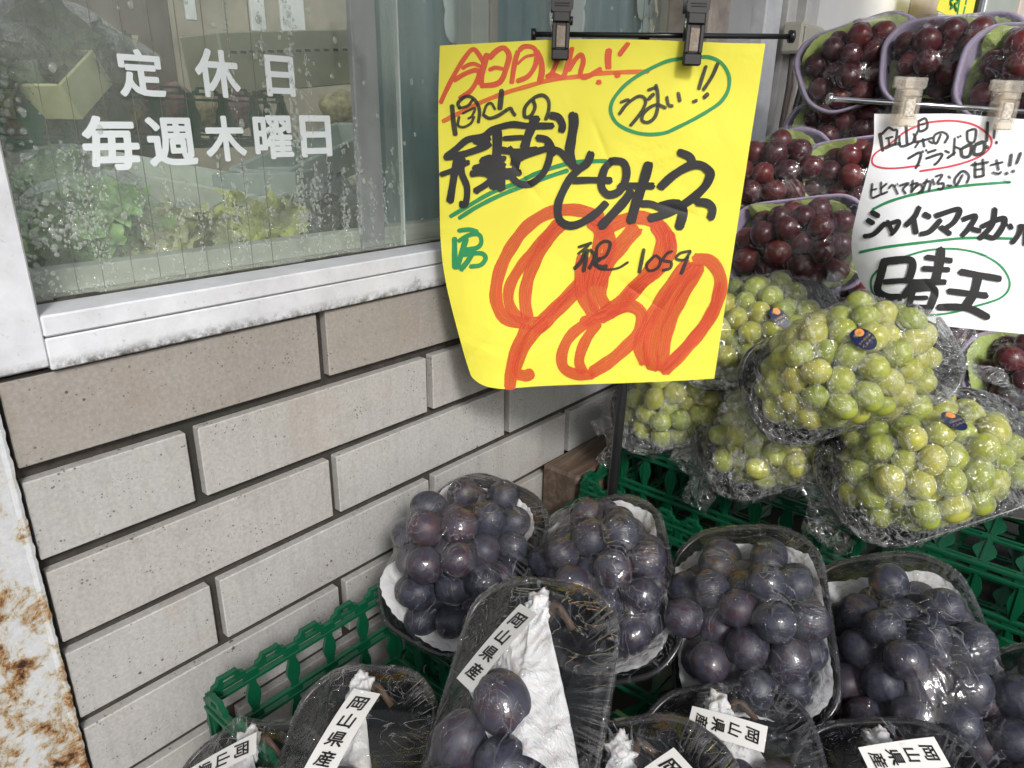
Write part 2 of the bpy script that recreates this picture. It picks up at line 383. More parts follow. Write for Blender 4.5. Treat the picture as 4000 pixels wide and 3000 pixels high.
M['tray_rim'] = simple('dark_tray_rim', (.02, .02, .022), .22)
M['foam'] = simple('lavender_foam', (.31, .265, .37), .7, 0, .10, 260, .25, 700, .0006)
M['film'] = glassy('stretch_film', haze=.006, rough=.03, ior=1.42, bs=.40, bscale=(110, 34, 80), bdist=.0012, hazecol=(.66, .68, .74), boost=1.0, cap=.4, bs2=.25, bscale2=(300, 80, 200), ridges=(((40, 24, 36), .017, .85, 1.5), ((24, 50, 30), .013, .8, 1.6)), white=.13, uvs=.6)
M['film_crinkled'] = glassy('crinkled_film', haze=.008, rough=.03, ior=1.45, bs=.7, bscale=(110, 60, 110), bdist=.0020, hazecol=(.80, .82, .82), boost=1.7, cap=.6, bs2=.4, bscale2=(260, 160, 260), ridges=(((65, 45, 60), .032, 1, 1.5), ((32, 130, 80), .04, 1, .6), ((150, 90, 120), .045, .6, 1.0)), white=.24, uvs=1.0)
M['black_grape'] = berry_mat('black_grape_skin', [(.2, (.006, .006, .013)), (.5, (.010, .007, .014)), (.70, (.028, .008, .012)), (.85, (.06, .010, .010)), (.97, (.06, .05, .02))], (.030, .033, .052), .9, .46, 0, (.11, .06, .035))
M['green_grape'] = berry_mat('green_grape_skin', [(.2, (.20, .25, .022)), (.55, (.31, .345, .03)), (.9, (.44, .385, .055))], (.38, .42, .15), .32, .28, .5, (.22, .16, .04))
M['red_grape'] = berry_mat('red_grape_skin', [(.2, (.032, .004, .007)), (.5, (.058, .005, .007)), (.8, (.13, .010, .009)), (.97, (.17, .09, .02))], (.085, .045, .055), .40, .28, .1, (.14, .08, .03), blotch=(.12, .075, .02))
M['stem'] = simple('brown_stem', (.055, .030, .016), .7, 0, .3, 200)
M['leaf_green'] = simple('vine_stem_green', (.20, .24, .05), .6, 0, .3, 120)
M['navy'] = simple('navy_sticker', (.008, .014, .06), .3, 0, .1)
M['gold'] = simple('gold_print', (.55, .42, .16), .35, .3, .2)
M['orange_print'] = simple('orange_print', (.75, .28, .05), .5)
M['wood'] = wood_mat()
M['price_ink'] = ink_mat('price_marker', (.48, .026, .013), (.70, .11, .03), .94, .42)

# ------------------------------------------------------------------ ground and supports
gb = MB().add([(-60, -60, 0), (60, -60, 0), (60, 60, 0), (-60, 60, 0)], [(0, 1, 2, 3)])
tag(gb.build('ground', simple('asphalt', (.05, .05, .052), .9, 0, .3, 40, .4, 300, .003)), kind='structure')

# unseen awning over the stall (added to shade the goods and dim film reflections)
aw = MB(); aw.add([(.03, -.75, 2.28), (1.05, -.75, 2.06), (1.05, .95, 2.06), (.03, .95, 2.28), (.03, -.75, 2.29), (1.05, -.75, 2.07), (1.05, .95, 2.07), (.03, .95, 2.29)],
                  [(0, 3, 2, 1), (4, 5, 6, 7), (0, 1, 5, 4), (1, 2, 6, 5), (2, 3, 7, 6), (3, 0, 4, 7)])
tag(aw.build('awning', simple('awning_canvas', (.10, .10, .095), .8, 0, .1, 5)), 'canvas awning reaching out from the shop wall above the stall', 'awning')

# ------------------------------------------------------------------ tiled wall
TOPZ = 1.08; PITCH = .07; H = .0595; G = .0092; HALF = .1259
wall = thing('tiled_wall', 'grey speckled brick tile wall with dark mortar joints under the shop window', 'wall', (0, 0, 0))
MB().box(-.16, -.0092, -.262, .86, .0, 1.0805).build('mortar', M['mortar'], wall)
MB().box(-.16, -.0005, -.262, -.2445, .0, 1.0805).build('mortar_edge', M['mortar'], wall)
for row in range(10):
    zt = TOPZ - PITCH*row; zb = zt - H
    js = [-.2412-G/2] + [HALF*J for J in range(-1, 8) if (J - row) % 2 == 0] + [HALF*8]
    for a, b_ in zip(js[:-1], js[1:]):
        y0, y1 = a + G/2, b_ - G/2
        if b_ == HALF*8 and y1 - y0 < .02: continue
        y1 = min(y1, .855)
        if y0 > .85 or y1-y0 < .03: continue
        jy = random.uniform(-.0006, .0006); jx = random.uniform(-.0008, .0008)
        o = MB().box(-.012, jx, -(y1-y0)/2, (y1-y0)/2, -(zt-zb)/2, (zt-zb)/2, .0008).build('tile', M['tile'], wall)
        o.location = (0, (y0+y1)/2+jy, (zt+zb)/2 + random.uniform(-.0005, .0005)); o.rotation_euler = (random.uniform(-.003, .003), 0, random.uniform(-.004, .004))

# rusty steel post at the corner
post = thing('rusty_post', 'white painted steel post eaten by brown rust at the end of the tiles', 'post', (0, -.32, 0))
MB().box(-.10, .004, -.12, .0735, 0, 1.082, .002).build('post_shaft', M['rust'], post)
mr_ = MB(); V_ = []; nz = 160                                # ragged flaking paint bead down the corner
for i in range(nz):
    z_ = 1.078-i*.004; q = .0005*abs(math.sin(i*1.7)+math.sin(i*.63)*1.2+random.gauss(0, .5))
    V_ += [(.0042, .0700, z_), (.0054, .0728+q*.3, z_), (.0048, .0745+q, z_), (-.006, .0750+q*.8, z_)]
mr_.add(V_, [(i*4+k, i*4+k+1, i*4+k+5, i*4+k+4) for i in range(nz-1) for k in range(3)])
mr_.build('flaking_edge', M['rust'], post)

# ------------------------------------------------------------------ window
GX = -.034
win = thing('shop_window', 'aluminium shop window with wired glass, wet with drops and white lettering', 'window', (0, 0, 0))
MB().box(-.07, .006, -.40, -.2125, 1.086, 1.62, .0012).build('jamb', M['frame'], win)
MB().box(-.03, .0052, -.2122, .86, 1.083, 1.1045, .0010).build('lower_rail', M['frame'], win)
MB().box(-.03, .0060, -.2122, .86, 1.1055, 1.1195, .0012).build('upper_rail', M['frame'], win)
MB().box(-.09, -.0285, -.2122, .86, 1.10, 1.117).build('inner_ledge', M['ledge'], win)
g_ = MB(); y = -.212
while y < .8:
    l = random.uniform(.01, .05); g_.box(GX-.002, GX+.0045+random.uniform(0, .001), y, y+l+.0005, 1.1172, 1.1195+random.uniform(0, .0015), .0004); y += l
g_.build('gasket', M['gasket'], win)
pane = MB().box(GX-.003, GX, -.2122, .128, 1.1175, 1.62).build('glass_pane', M['glass'], win)
pane2 = MB().box(GX-.023, GX-.020, .128, .66, 1.1175, 1.62).build('glass_pane', M['glass'], win)
MB().box(GX-.004, GX+.0005, .1282, .1297, 1.12, 1.62).build('glass_edge', simple('glass_edge', (.55, .6, .58), .1), win)
MB().box(GX-.034, GX-.027, .098, .127, 1.117, 1.62, .001).build('inner_stile', frame_mat('grey_stile', (.27, .27, .30)), win)
MB().box(GX-.05, GX-.028, .258, .285, 1.117, 1.62, .001).build('inner_stile', frame_mat('green_grey_stile', (.30, .33, .30)), win)
MB().box(GX-.05, GX-.028, .288, .30, 1.117, 1.62, .001).build('inner_stile', simple('brown_stile', (.24, .19, .16), .6), win)
MB().box(GX-.05, GX-.028, .43, .46, 1.117, 1.62, .001).build('inner_stile', frame_mat('pale_stile', (.46, .48, .50)), win)
for k in range(9):                                          # wires in the glass
    x_ = [52, 118, 192, 258, 319, 377, 434, 486, 535][k] if k < 9 else 0
    P = on(x_, 40, 'x', GX-.0015)
    MB().box(GX-.0004, GX+.00025, P[1]-.00013, P[1]+.00013, 1.122, 1.62).build('wire', M['wire'], pane)
# lettering on the glass
def text_mesh(s, offset=0.0, extr=0.0):
    cu = bpy.data.curves.new('t', 'FONT'); cu.body = s; cu.size = 1; cu.offset = offset; cu.extrude = extr; cu.align_x = 'CENTER'; cu.align_y = 'CENTER'
    cu.resolution_u = 3
    o = bpy.data.objects.new('t', cu); C.objects.link(o); bpy.context.view_layer.update()
    me = bpy.data.meshes.new_from_object(o.evaluated_get(bpy.context.evaluated_depsgraph_get()))
    bpy.data.objects.remove(o); bpy.data.curves.remove(cu)
    V = np.array([v.co[:] for v in me.vertices]) if len(me.vertices) else np.zeros((1, 3)); F = [tuple(p.vertices) for p in me.polygons]
    bpy.data.meshes.remove(me)
    mn, mx = V.min(0), V.max(0); V[:, 0] -= (mn[0]+mx[0])/2; V[:, 1] -= (mn[1]+mx[1])/2
    return V, F, (mx-mn)[:2]
def bold_text(s, wgt):
    V, F, sz = text_mesh(s); out = []; FF = []; n = 10
    for k in range(n):
        a = 2*PI*k/n; base = len(out); out += [(v[0]+wgt*math.cos(a), v[1]+wgt*math.sin(a), .00002*k) for v in V]; FF += [tuple(i+base for i in f) for f in F]
    return np.array(out), FF, (sz[0]+2*wgt, sz[1]+2*wgt)
for ch, x0, y0, x1, y1 in (('定', 249, 103, 358, 213), ('休', 418, 103, 521, 214), ('日', 570, 117, 640, 212),
                           ('毎', 173, 247, 305, 372), ('週', 313, 250, 428, 362), ('木', 438, 247, 535, 352), ('曜', 545, 246, 637, 347), ('日', 645, 246, 720, 342)):
    V, F, sz = bold_text(ch, .030)
    cx_, cy_ = (x0+x1)/2, (y0+y1)/2
    a = on(cx_, y0+3, 'x', GX+.0008); b_ = on(cx_, y1-3, 'x', GX+.0008); l_ = on(x0+4, cy_, 'x', GX+.0008); r_ = on(x1-4, cy_, 'x', GX+.0008)
    sy, sx = (a[2]-b_[2])/sz[1], (r_[1]-l_[1])/sz[0]
    Y = (l_[1]+r_[1])/2; Z = (a[2]+b_[2])/2
    ob('lettering', mesh('lettering', [(GX+.0006+v[2], Y+v[0]*sx, Z+v[1]*sy) for v in V], F, M['film_letter']), pane)
# water drops: squashed beads
ico = None
def ico_data(sub):
    import bmesh
    bm = bmesh.new(); bmesh.ops.create_icosphere(bm, subdivisions=sub, radius=1); V = np.array([v.co[:] for v in bm.verts]); F = [tuple(v.index for v in f.verts) for f in bm.faces]; bm.free(); return V, F
IV1, IF1 = ico_data(2)
dm = MB()
def drop(y, z, r, ax=1.0):
    V = IV1*np.array([r*.42, r, r*ax]); dm.add([(GX+.0004+v[0], y+v[1], z+v[2]) for v in V], IF1)
for _ in range(900):                                         # beads crowding the jamb
    z = random.uniform(1.125, 1.42); ww = .012 + .016*abs(math.sin(z*31)+math.sin(z*57+1))/2
    y = -.212 + abs(random.gauss(0, .6))*ww
    drop(y, z, random.uniform(.0008, .0026))
cols_ = [(random.uniform(-.2, .125), random.uniform(1.13, 1.17), random.uniform(.01, .06), random.uniform(.0005, .0011)) for _ in range(60)]
cols_ += [(.012, 1.14, .19, .0014), (.015, 1.15, .17, .0014), (.075, 1.14, .10, .0010), (.06, 1.13, .09, .0012), (-.012, 1.22, .11, .0012), (.028, 1.13, .16, .001), (-.04, 1.24, .09, .0009)]
for (y0, z0, hh, r) in cols_:
    n_ = int(hh/r*.75)
    for _ in range(n_):
        drop(y0+random.gauss(0, 1)*r*1.9, z0+random.random()*hh, r*random.uniform(.4, 1.25), random.uniform(1, 1.8))
for _ in range(260): drop(random.uniform(-.2, .125), 1.121+abs(random.gauss(0, .5))*.018, random.uniform(.0004, .0012), random.uniform(1, 1.5))
for _ in range(140): drop(random.uniform(-.21, .6), random.uniform(1.12, 1.40), random.uniform(.0005, .0028), random.uniform(1, 1.7))
tag(dm.build('water_drops', M['drop'], pane, True), kind='stuff')

# ------------------------------------------------------------------ goods reflected in the glass, built as objects behind it
def wavy_leaf(mb, c, size, n=7):
    a, b_, g = (random.uniform(0, 2*PI) for _ in range(3))
    R_ = Matrix.Rotation(a, 3, 'X') @ Matrix.Rotation(b_, 3, 'Y') @ Matrix.Rotation(g, 3, 'Z')
    ph = random.uniform(0, 6); V = []
    for i in range(n):
        for j in range(n):
            u, v = i/(n-1)*2-1, j/(n-1)*2-1; k = math.sqrt(max(0, 1-.35*v*v)); rr = u*u+v*v
            p = Vector((u*k, v*.8, .5*rr + .30*math.sin(5*u+ph)*math.cos(6*v+ph)))*size
            q = R_ @ p; V.append((c[0]+q.x, c[1]+q.y, c[2]+q.z))
    mb.add(V, [(i*n+j, (i+1)*n+j, (i+1)*n+j+1, i*n+j+1) for i in range(n-1) for j in range(n-1)])
LG = [simple('lettuce_pale', (.66, .80, .38), .45, 0, .6, 40), simple('lettuce_mid', (.38, .58, .26), .45, 0, .6, 40), simple('leaf_dark', (.08, .13, .07), .5, 0, .6, 40), simple('cabbage_yellow', (.62, .68, .20), .45, 0, .4, 40)]
def veg(label, cat, group, cx_, cy_, xx, size, mat, n, spread):
    P = on(cx_, cy_, 'x', xx); t_ = thing('bagged_greens', label, cat, P, group); mb = MB()
    for _ in range(n*3):
        d = nrm([random.gauss(0, 1) for _ in range(3)])*random.random()**.5
        wavy_leaf(mb, (d[0]*spread[0], d[1]*spread[1], d[2]*spread[2]), size*random.uniform(.35, .75))
    tag(mb.build('leaves', mat, t_, True), kind='stuff')
    bm_ = [(v[0]*spread[0]*1.35*(1+.13*math.sin(9*v[1]+cx_)), v[1]*spread[1]*1.35*(1+.1*math.sin(7*v[2])), v[2]*spread[2]*1.4*(1+.12*math.sin(8*v[0]+3*v[1]))) for v in ico_data(4)[0]]
    ob('bag', mesh('bag', bm_, ico_data(4)[1], M['film_crinkled'], True), t_)
    return t_
veg('bag of dark and pale green leaves low in the window beside the jamb', 'vegetables', 'bagged greens behind the glass', 205, 525, -.16, .030, LG[1], 46, (.03, .055, .040))
veg('bag of pale lettuce in the middle of the bottom of the window', 'vegetables', 'bagged greens behind the glass', 375, 545, -.15, .028, LG[0], 40, (.03, .045, .030))
veg('yellow green cabbage leaves above the window ledge', 'vegetables', 'bagged greens behind the glass', 560, 500, -.16, .028, LG[3], 36, (.03, .05, .024))
veg('clump of dark leaves behind the pale tray near the jamb', 'vegetables', 'bagged greens behind the glass', 140, 420, -.26, .026, LG[1], 34, (.04, .05, .03))
veg('dark green leaves at the top beside the drops', 'vegetables', 'bagged greens behind the glass', 85, 130, -.62, .05, LG[2], 40, (.05, .11, .05))
veg('green leaves heaped behind the green crate rim', 'vegetables', 'bagged greens behind the glass', 170, 125, -.70, .04, LG[0], 24, (.05, .08, .03))
veg('dark bunch of greens behind the grey stile', 'vegetables', 'bagged greens behind the glass', 700, 455, -.30, .03, LG[2], 30, (.04, .07, .03))

def open_tray(name, label, cat, group, A, B, depth_x, h, th, mat, fillmat=None, lean=0.0):
    """long tray whose near rim runs A->B"""
    A = np.array(A); B = np.array(B); d = nrm((B-A)*[1, 1, 0]); L = np.linalg.norm((B-A)[:2]); n = np.array([-d[1], d[0], 0])
    if n[0] > 0: n = -n
    mw = Matrix(((d[0], n[0], 0, A[0]), (d[1], n[1], 0, A[1]), (0, 0, 1, A[2]), (0, 0, 0, 1)))
    sl_ = math.atan2(B[2]-A[2], L); mw = mw @ Matrix.Rotation(-sl_, 4, 'Y') @ Matrix.Rotation(lean, 4, 'X')
    t_ = thing(name, label, cat, mw=mw, group=group)
    MB().box(0, L, 0, th, -h, 0, .002).build('side', mat, t_); MB().box(0, L, depth_x-th, depth_x, -h, 0, .002).build('side', mat, t_)
    MB().box(0, th, th, depth_x-th, -h, -.0005, .002).build('end', mat, t_); MB().box(L-th, L, th, depth_x-th, -h, -.0005, .002).build('end', mat, t_)
    MB().box(th, L-th, th, depth_x-th, -h, -h+th).build('bottom', mat, t_)
    return t_
sty = simple('pale_styrofoam', (.74, .80, .70), .6, 0, .1, 60); grey_tray = simple('grey_green_tray', (.50, .58, .53), .5, 0, .12, 40)
open_tray('styrofoam_tray', 'long pale styrofoam tray slanting down behind the lettering', 'tray', 'pale trays behind the glass', on(40, 330, 'x', -.42), on(600, 430, 'x', -.22), .16, .05, .008, sty)
open_tray('styrofoam_tray', 'grey green tray beneath the white characters at the middle of the glass', 'tray', 'pale trays behind the glass', on(455, 375, 'x', -.34), on(640, 372, 'x', -.26), .12, .03, .006, grey_tray)
open_tray('styrofoam_tray', 'grey green tray rising towards the grey stile', 'tray', 'pale trays behind the glass', on(610, 372, 'x', -.30), on(845, 262, 'x', -.34), .10, .045, .006, grey_tray)
open_tray('produce_tray', 'translucent yellow tray tilted above the green crate behind the glass', 'tray', None, on(128, 182, 'x', -.52), on(215, 90, 'x', -.56), .18, .05, .004, simple('yellow_clear', (.62, .64, .34), .3, 0, .15, 30))
open_tray('produce_tray', 'pale green yellow board above the row of black dots in the window', 'tray', None, on(470, 70, 'x', -.75), on(850, 60, 'x', -.75), .14, .10, .004, simple('pale_olive', (.34, .36, .24), .5, 0, .15, 12))
def solid(name, label, cat, mat, *b, group=None, bev=.003, kind=None):
    cx_, cy_, z0 = (b[0]+b[1])/2, (b[2]+b[3])/2, b[4]
    o = MB().box(b[0]-cx_, b[1]-cx_, b[2]-cy_, b[3]-cy_, 0, b[5]-z0, bev).build(name, mat)
    o.location = (cx_, cy_, z0); return tag(o, label, cat, group, kind)
MB_room = simple('room_olive_brown', (.17, .16, .12), .8, 0, .45, 5)
o = MB().box(-2.0, -1.9, -1.2, 4.0, 0, 2.0).build('room_back', MB_room); tag(o, kind='structure')
solid('display_shelf', 'dark olive shelf under the bagged greens inside the window', 'shelf', simple('dark_olive', (.09, .10, .06), .6, 0, .4, 14), -.9, -.10, -.35, .60, .96, .985)
solid('inner_sill', 'pale grey inner sill behind the bottom of the wired glass', 'sill', frame_mat('inner_sill_paint', (.46, .48, .44)), -.085, -.066, -.21, .65, 1.1165, 1.134, bev=.001)
solid('dark_box', 'dark cardboard box behind the lettering', 'box', simple('dark_box', (.06, .055, .05), .7, 0, .4, 30), -.62, -.40, .14, .50, .985, 1.10)
solid('brown_box', 'brown box standing at the upper corner of the window', 'box', simple('brown_box', (.12, .10, .085), .7, 0, .4, 12), -1.3, -1.0, -.20, .40, .985, 1.62)
for i, (xa, xb, ya, yb) in enumerate(((395, 425, -20, 45), (535, 575, -30, 70), (600, 660, -30, 82))):  # added pale strips standing for bright sky reflected in the glass
    A_ = on(xa, ya, 'x', -.95); B_ = on(xb, yb, 'x', -.95)
    solid('white_cloth', ['narrow pale cloth hanging behind the top of the glass', 'white cloth strip above the second white character', 'wide white cloth strip hanging over the wired glass'][i], 'cloth', simple('cloth_white', (.78, .82, .82), .8, 0, .15, 20), -.953, -.947, A_[1], B_[1], B_[2], A_[2]+.25, group='cloth strips behind the glass', bev=.001)
dots = thing('dotted_tape', 'row of small black dashes on the pale board behind the glass', 'tape', on(455, 113, 'x', -.743))
for k in range(13):
    q = on(505+k*20, 113-k*.5, 'x', -.743) - on(455, 113, 'x', -.743)
    o = MB().box(-.001, .001, -.006, .006, -.0022, .0022, .0005).build('dash', M['print'], dots); o.location = q
# reflected yellow and red fruit bags, built behind the crate windows
for i, (px_, py_, c_) in enumerate(((75, 235, (.62, .50, .22)), (250, 245, (.60, .45, .12)), (370, 225, (.35, .06, .05)), (430, 240, (.55, .5, .2)), (735, 235, (.70, .62, .25)), (505, 235, (.3, .05, .06)))):
    V_, F_ = ico_data(3); P = on(px_, py_, 'x', -.67)
    o = ob('fruit_bag', mesh('fruit_bag', [(v[0]*.035, v[1]*.04*(1+.1*math.sin(5*v[2])), v[2]*.032*(1+.1*math.sin(6*v[1]))) for v in V_], F_, simple('bag_fruit', tuple(.6*q+.12 for q in c_), .25, 0, .6, 70), True)); o.location = P
    tag(o, ['pale orange bag seen through the first opening of the crate', 'amber bag below the first white character', 'dark red bag below the second white character', 'yellow bag in the middle opening of the crate', 'round pale yellow fruit beside the last white character', 'small red bag at the end of the crate opening'][i], 'bag', 'fruit bags behind the glass')

# teal curtain behind the far pane
cu_ = MB(); n = 60
V_ = []
for i in range(n+1):
    y = .13 + .55*i/n; V_ += [(-.10 + .006*math.sin(i*1.9)+.003*math.sin(i*.7), y, 1.10), (-.10 + .006*math.sin(i*1.9+.3)+.003*math.sin(i*.7), y, 1.66)]
cu_.add(V_, [(2*i, 2*i+2, 2*i+3, 2*i+1) for i in range(n)])
tag(cu_.build('curtain', simple('teal_curtain', (.045, .15, .18), .45, 0, .3, 9, .3, 12, .01), None, True), 'teal curtain hanging behind the far pane of the shop window', 'curtain')
for i, (a_, b_) in enumerate(((970, 1010), (1195, 1270), (1375, 1480))):
    A_ = on(a_, 95, 'x', -.093); B_ = on(b_, -40, 'x', -.093)
    mb = MB()
    V0, F0 = ico_data(2)
    for _ in range(26):
        r_ = random.uniform(.004, .016)
        c0 = (0, random.uniform(0, B_[1]-A_[1]), random.uniform(.01, B_[2]-A_[2]))
        mb.add([(v[0]*.001, c0[1]+v[1]*r_, c0[2]+v[2]*r_*1.5) for v in V0], F0)
    o = mb.build('lace_pattern', simple('lace_white', (.62, .74, .78), .7), None, True); o.location = A_
    tag(o, ['pale blotchy pattern on the curtain beside the yellow card', 'pale blotchy pattern on the curtain behind the first black clip', 'pale blotchy pattern on the curtain behind the second black clip'][i], 'pattern', 'pale blotches on the teal curtain')

# ------------------------------------------------------------------ painted posts and panels beyond the window
old_white = frame_mat('old_white_paint', (.62, .62, .61)); grey_panel = simple('grey_panel', (.42, .44, .44), .5, 0, .1, 8)
beige = simple('beige_panel', (.50, .43, .38), .6, 0, .1, 10); white_panel = simple('white_panel', (.80, .80, .80), .5, 0, .06, 6, .1, 60, .001)
solid('window_post', 'narrow brownish post at the far end of the window', 'post', simple('brownish_post', (.38, .33, .29), .6, 0, .3, 30), -.07, .010, .66, .722, 0, 1.9)
solid('grey_panel', 'smooth grey panel between the brown post and the white one', 'panel', grey_panel, -.06, -.01, .7235, .843, 0, 1.9)
solid('door_post', 'bright white post behind the corner of the yellow card', 'post', frame_mat('white_post', (.72, .74, .77)), -.07, .012, .8445, .905, 0, 1.9)
dp = thing('door_post', 'weathered white post with upright grooves under the switch box', 'post', (0, 1.0, 0))
for i, (a_, b_, x_) in enumerate(((.907, .945, -.004), (.947, .985, .006), (.987, 1.010, -.006), (1.012, 1.055, .012), (1.057, 1.093, .004))):
    MB().box(-.07, x_, a_-1.0, b_-1.0, 0, 1.9, .002).build('plank', old_white, dp)
solid('wall_panel', 'white wall panel behind the uppermost red grapes', 'panel', white_panel, -.05, .0, 1.106, 1.70, 0, 2.3)
solid('wall_panel', 'narrow beige wall strip above the red grapes', 'panel', beige, -.05, .004, 1.705, 1.98, 0, 2.3)
solid('wall_panel', 'white wall panel beside the small yellow card', 'panel', white_panel, -.05, .0, 1.985, 2.62, 0, 2.4)
solid('wall_panel', 'grey green wall panel in the upper corner', 'panel', simple('grey_green', (.30, .33, .29), .6, 0, .1, 5), -.05, .0, 2.63, 3.2, 0, 2.5)
solid('wall_panel', 'far beige wall panel at the upper corner', 'panel', beige, -.05, .01, 3.205, 5.0, 0, 2.7)
# switch box with cables
A_ = on(1716, 46, 'x', .03); B_ = on(1752, 124, 'x', .03)
bx_ = thing('switch_box', 'beige plastic switch box with cables on the weathered post', 'switch box', (.012, A_[1], B_[2]))
wd = B_[1]-A_[1]; hh_ = A_[2]-B_[2]; bp = simple('aged_beige_plastic', (.52, .50, .42), .45, 0, .06, 40)
MB().box(0, .034, 0, wd, 0, hh_, .004).build('body', bp, bx_); MB().box(.0345, .0365, .004, wd-.004, .006, hh_-.006, .001).build('cover', bp, bx_)
MB().box(.004, .024, wd+.0005, wd+.03, .01, hh_-.004, .003).build('side_socket', bp, bx_)
for k, (dy, c_) in enumerate(((.02, (.10, .08, .07)), (.035, (.30, .25, .22)), (.055, (.03, .03, .03)), (.075, (.05, .05, .05)))):
    pts = [(.014, dy, .002), (.012+.004*k, dy+.008, -.05), (.012, dy-.004, -.14), (.012, dy+.006, -.30), (.012, dy, -.6)]
    MB().tube(pts, .004 if k < 3 else .008, 8).build('cable', simple('cable_sheath', c_, .6), bx_, True)

# small yellow card far behind
A_ = on(2030, -10, 'x', .10); B_ = on(2113, 70, 'x', .10)
fc = thing('price_card', 'small far yellow card with green writing at the top edge', 'price card', (A_[0], (A_[1]+B_[1])/2, B_[2]))
wy = B_[1]-A_[1]; hz = A_[2]-B_[2]+.1
MB().box(-.001, .001, -wy/2, wy/2, 0, hz).build('card', M['yellow_paper'], fc)
MB().box(.0012, .01, wy*.25, wy*.33, 0, hz).build('clip', M['black_plastic'], fc)
MB().tube([(.004, wy*.40, -.9), (.004, wy*.40, hz)], .006, 8).build('pole', M['chrome'], fc, True)
for k in range(2):
    pts = [(.0022, -wy*.28+wy*.1*k+.018*math.sin(q*1.3+k), hz*.12+hz*.03*q*(1 if k else .9)) for q in range(9)]
    MB().tube(pts, .003, 5).build('writing', M['green_ink'], fc)
MB().tube([(.0022, -wy*.05+.035*math.cos(a), hz*.30+.05*math.sin(a)) for a in np.linspace(0, 6.2, 20)], .002, 5).build('writing', M['green_ink'], fc)

# ------------------------------------------------------------------ wood block, crates, table
wb = MB().box(-.0289, .0289, -.17, .17, 0, .118, .004).build('wood_block', M['wood']); wb.location = (.0305, .4915, .697)
tag(wb, 'brown weathered wooden beam wedged between the tiles and the green crates', 'beam')

def leaf2(L, w0, w1, n=7):
    """slat outline along +y: narrow ends, swollen middle"""
    pts = []
    for s_ in (1, -1):
        for i in range(n+1):
            k = i/n if s_ == 1 else 1-i/n
            pts.append((s_*(w0 + (w1-w0)*math.sin(PI*min(1, max(0, (k-.12)/.76)))**1.3 if .12 < k < .88 else w0)*.5*1.0 if True else 0, k*L))
    return pts
def frame_M(O, s_, t_):
    n_ = np.cross(s_, t_); return Matrix(((s_[0], t_[0], n_[0], O[0]), (s_[1], t_[1], n_[1], O[1]), (s_[2], t_[2], n_[2], O[2]), (0, 0, 0, 1)))
def crate_panel(L, Hh, pitch, teeth, th=.0028, rows=2, fat=1.0):
    mb = MB(); n = max(1, round(L/pitch)); p = L/n; rh = (Hh-.012)/rows
    for i in range(n+1):                                       # uprights with a leaf-shaped swelling
        x = i*p; x = min(max(x, .004), L-.004)
        for r_ in range(rows):
            lw = leaf2(rh-.010, .0075*fat, .0145*fat)
            mb.prism([(x+a, .0115+r_*rh+b_) for a, b_ in lw], -th/2, th/2)
            # rib down the middle
            mb.box(x-.0014, x+.0014, .0115+r_*rh, .0015+(r_+1)*rh, th/2-.0002, th/2+.0014)
    for r_ in range(rows+1):                                   # double rails with a slot
        y = r_*rh
        mb.box(0, L, y, y+.0036, -th/2-.0006, th/2+.0016, .0005); mb.box(0, L, y+.0080, y+.0116, -th/2-.0006, th/2+.0012, .0005)
        for i in range(n+1):
            x = min(max(i*p, .006), L-.006); mb.box(x-.0065, x+.0065, y+.0037, y+.0079, -th/2, th/2)
    if teeth:
        y = rows*rh+.0117
        for i in range(n):
            a, b_ = i*p, (i+1)*p; q = p*.12
            mb.prism([(a+q, y-.001), (a+q+.001, y+.0026), (a+q+.0045, y+.0036), (a+q+.0062, y+.0078), (a+q+.0095, y+.0078), (a+q+.0085, y-.001)][::-1], -th/2-.0005, th/2+.0012)
            mb.prism([(b_-q, y-.001), (b_-q-.001, y+.0026), (b_-q-.0045, y+.0036), (b_-q-.0062, y+.0078), (b_-q-.0095, y+.0078), (b_-q-.0085, y-.001)], -th/2-.0005, th/2+.0012)
            mb.box(a+q+.0088, b_-q-.0088, y+.0046, y+.0079, -th/2-.0005, th/2+.0012, .0004)
    return mb
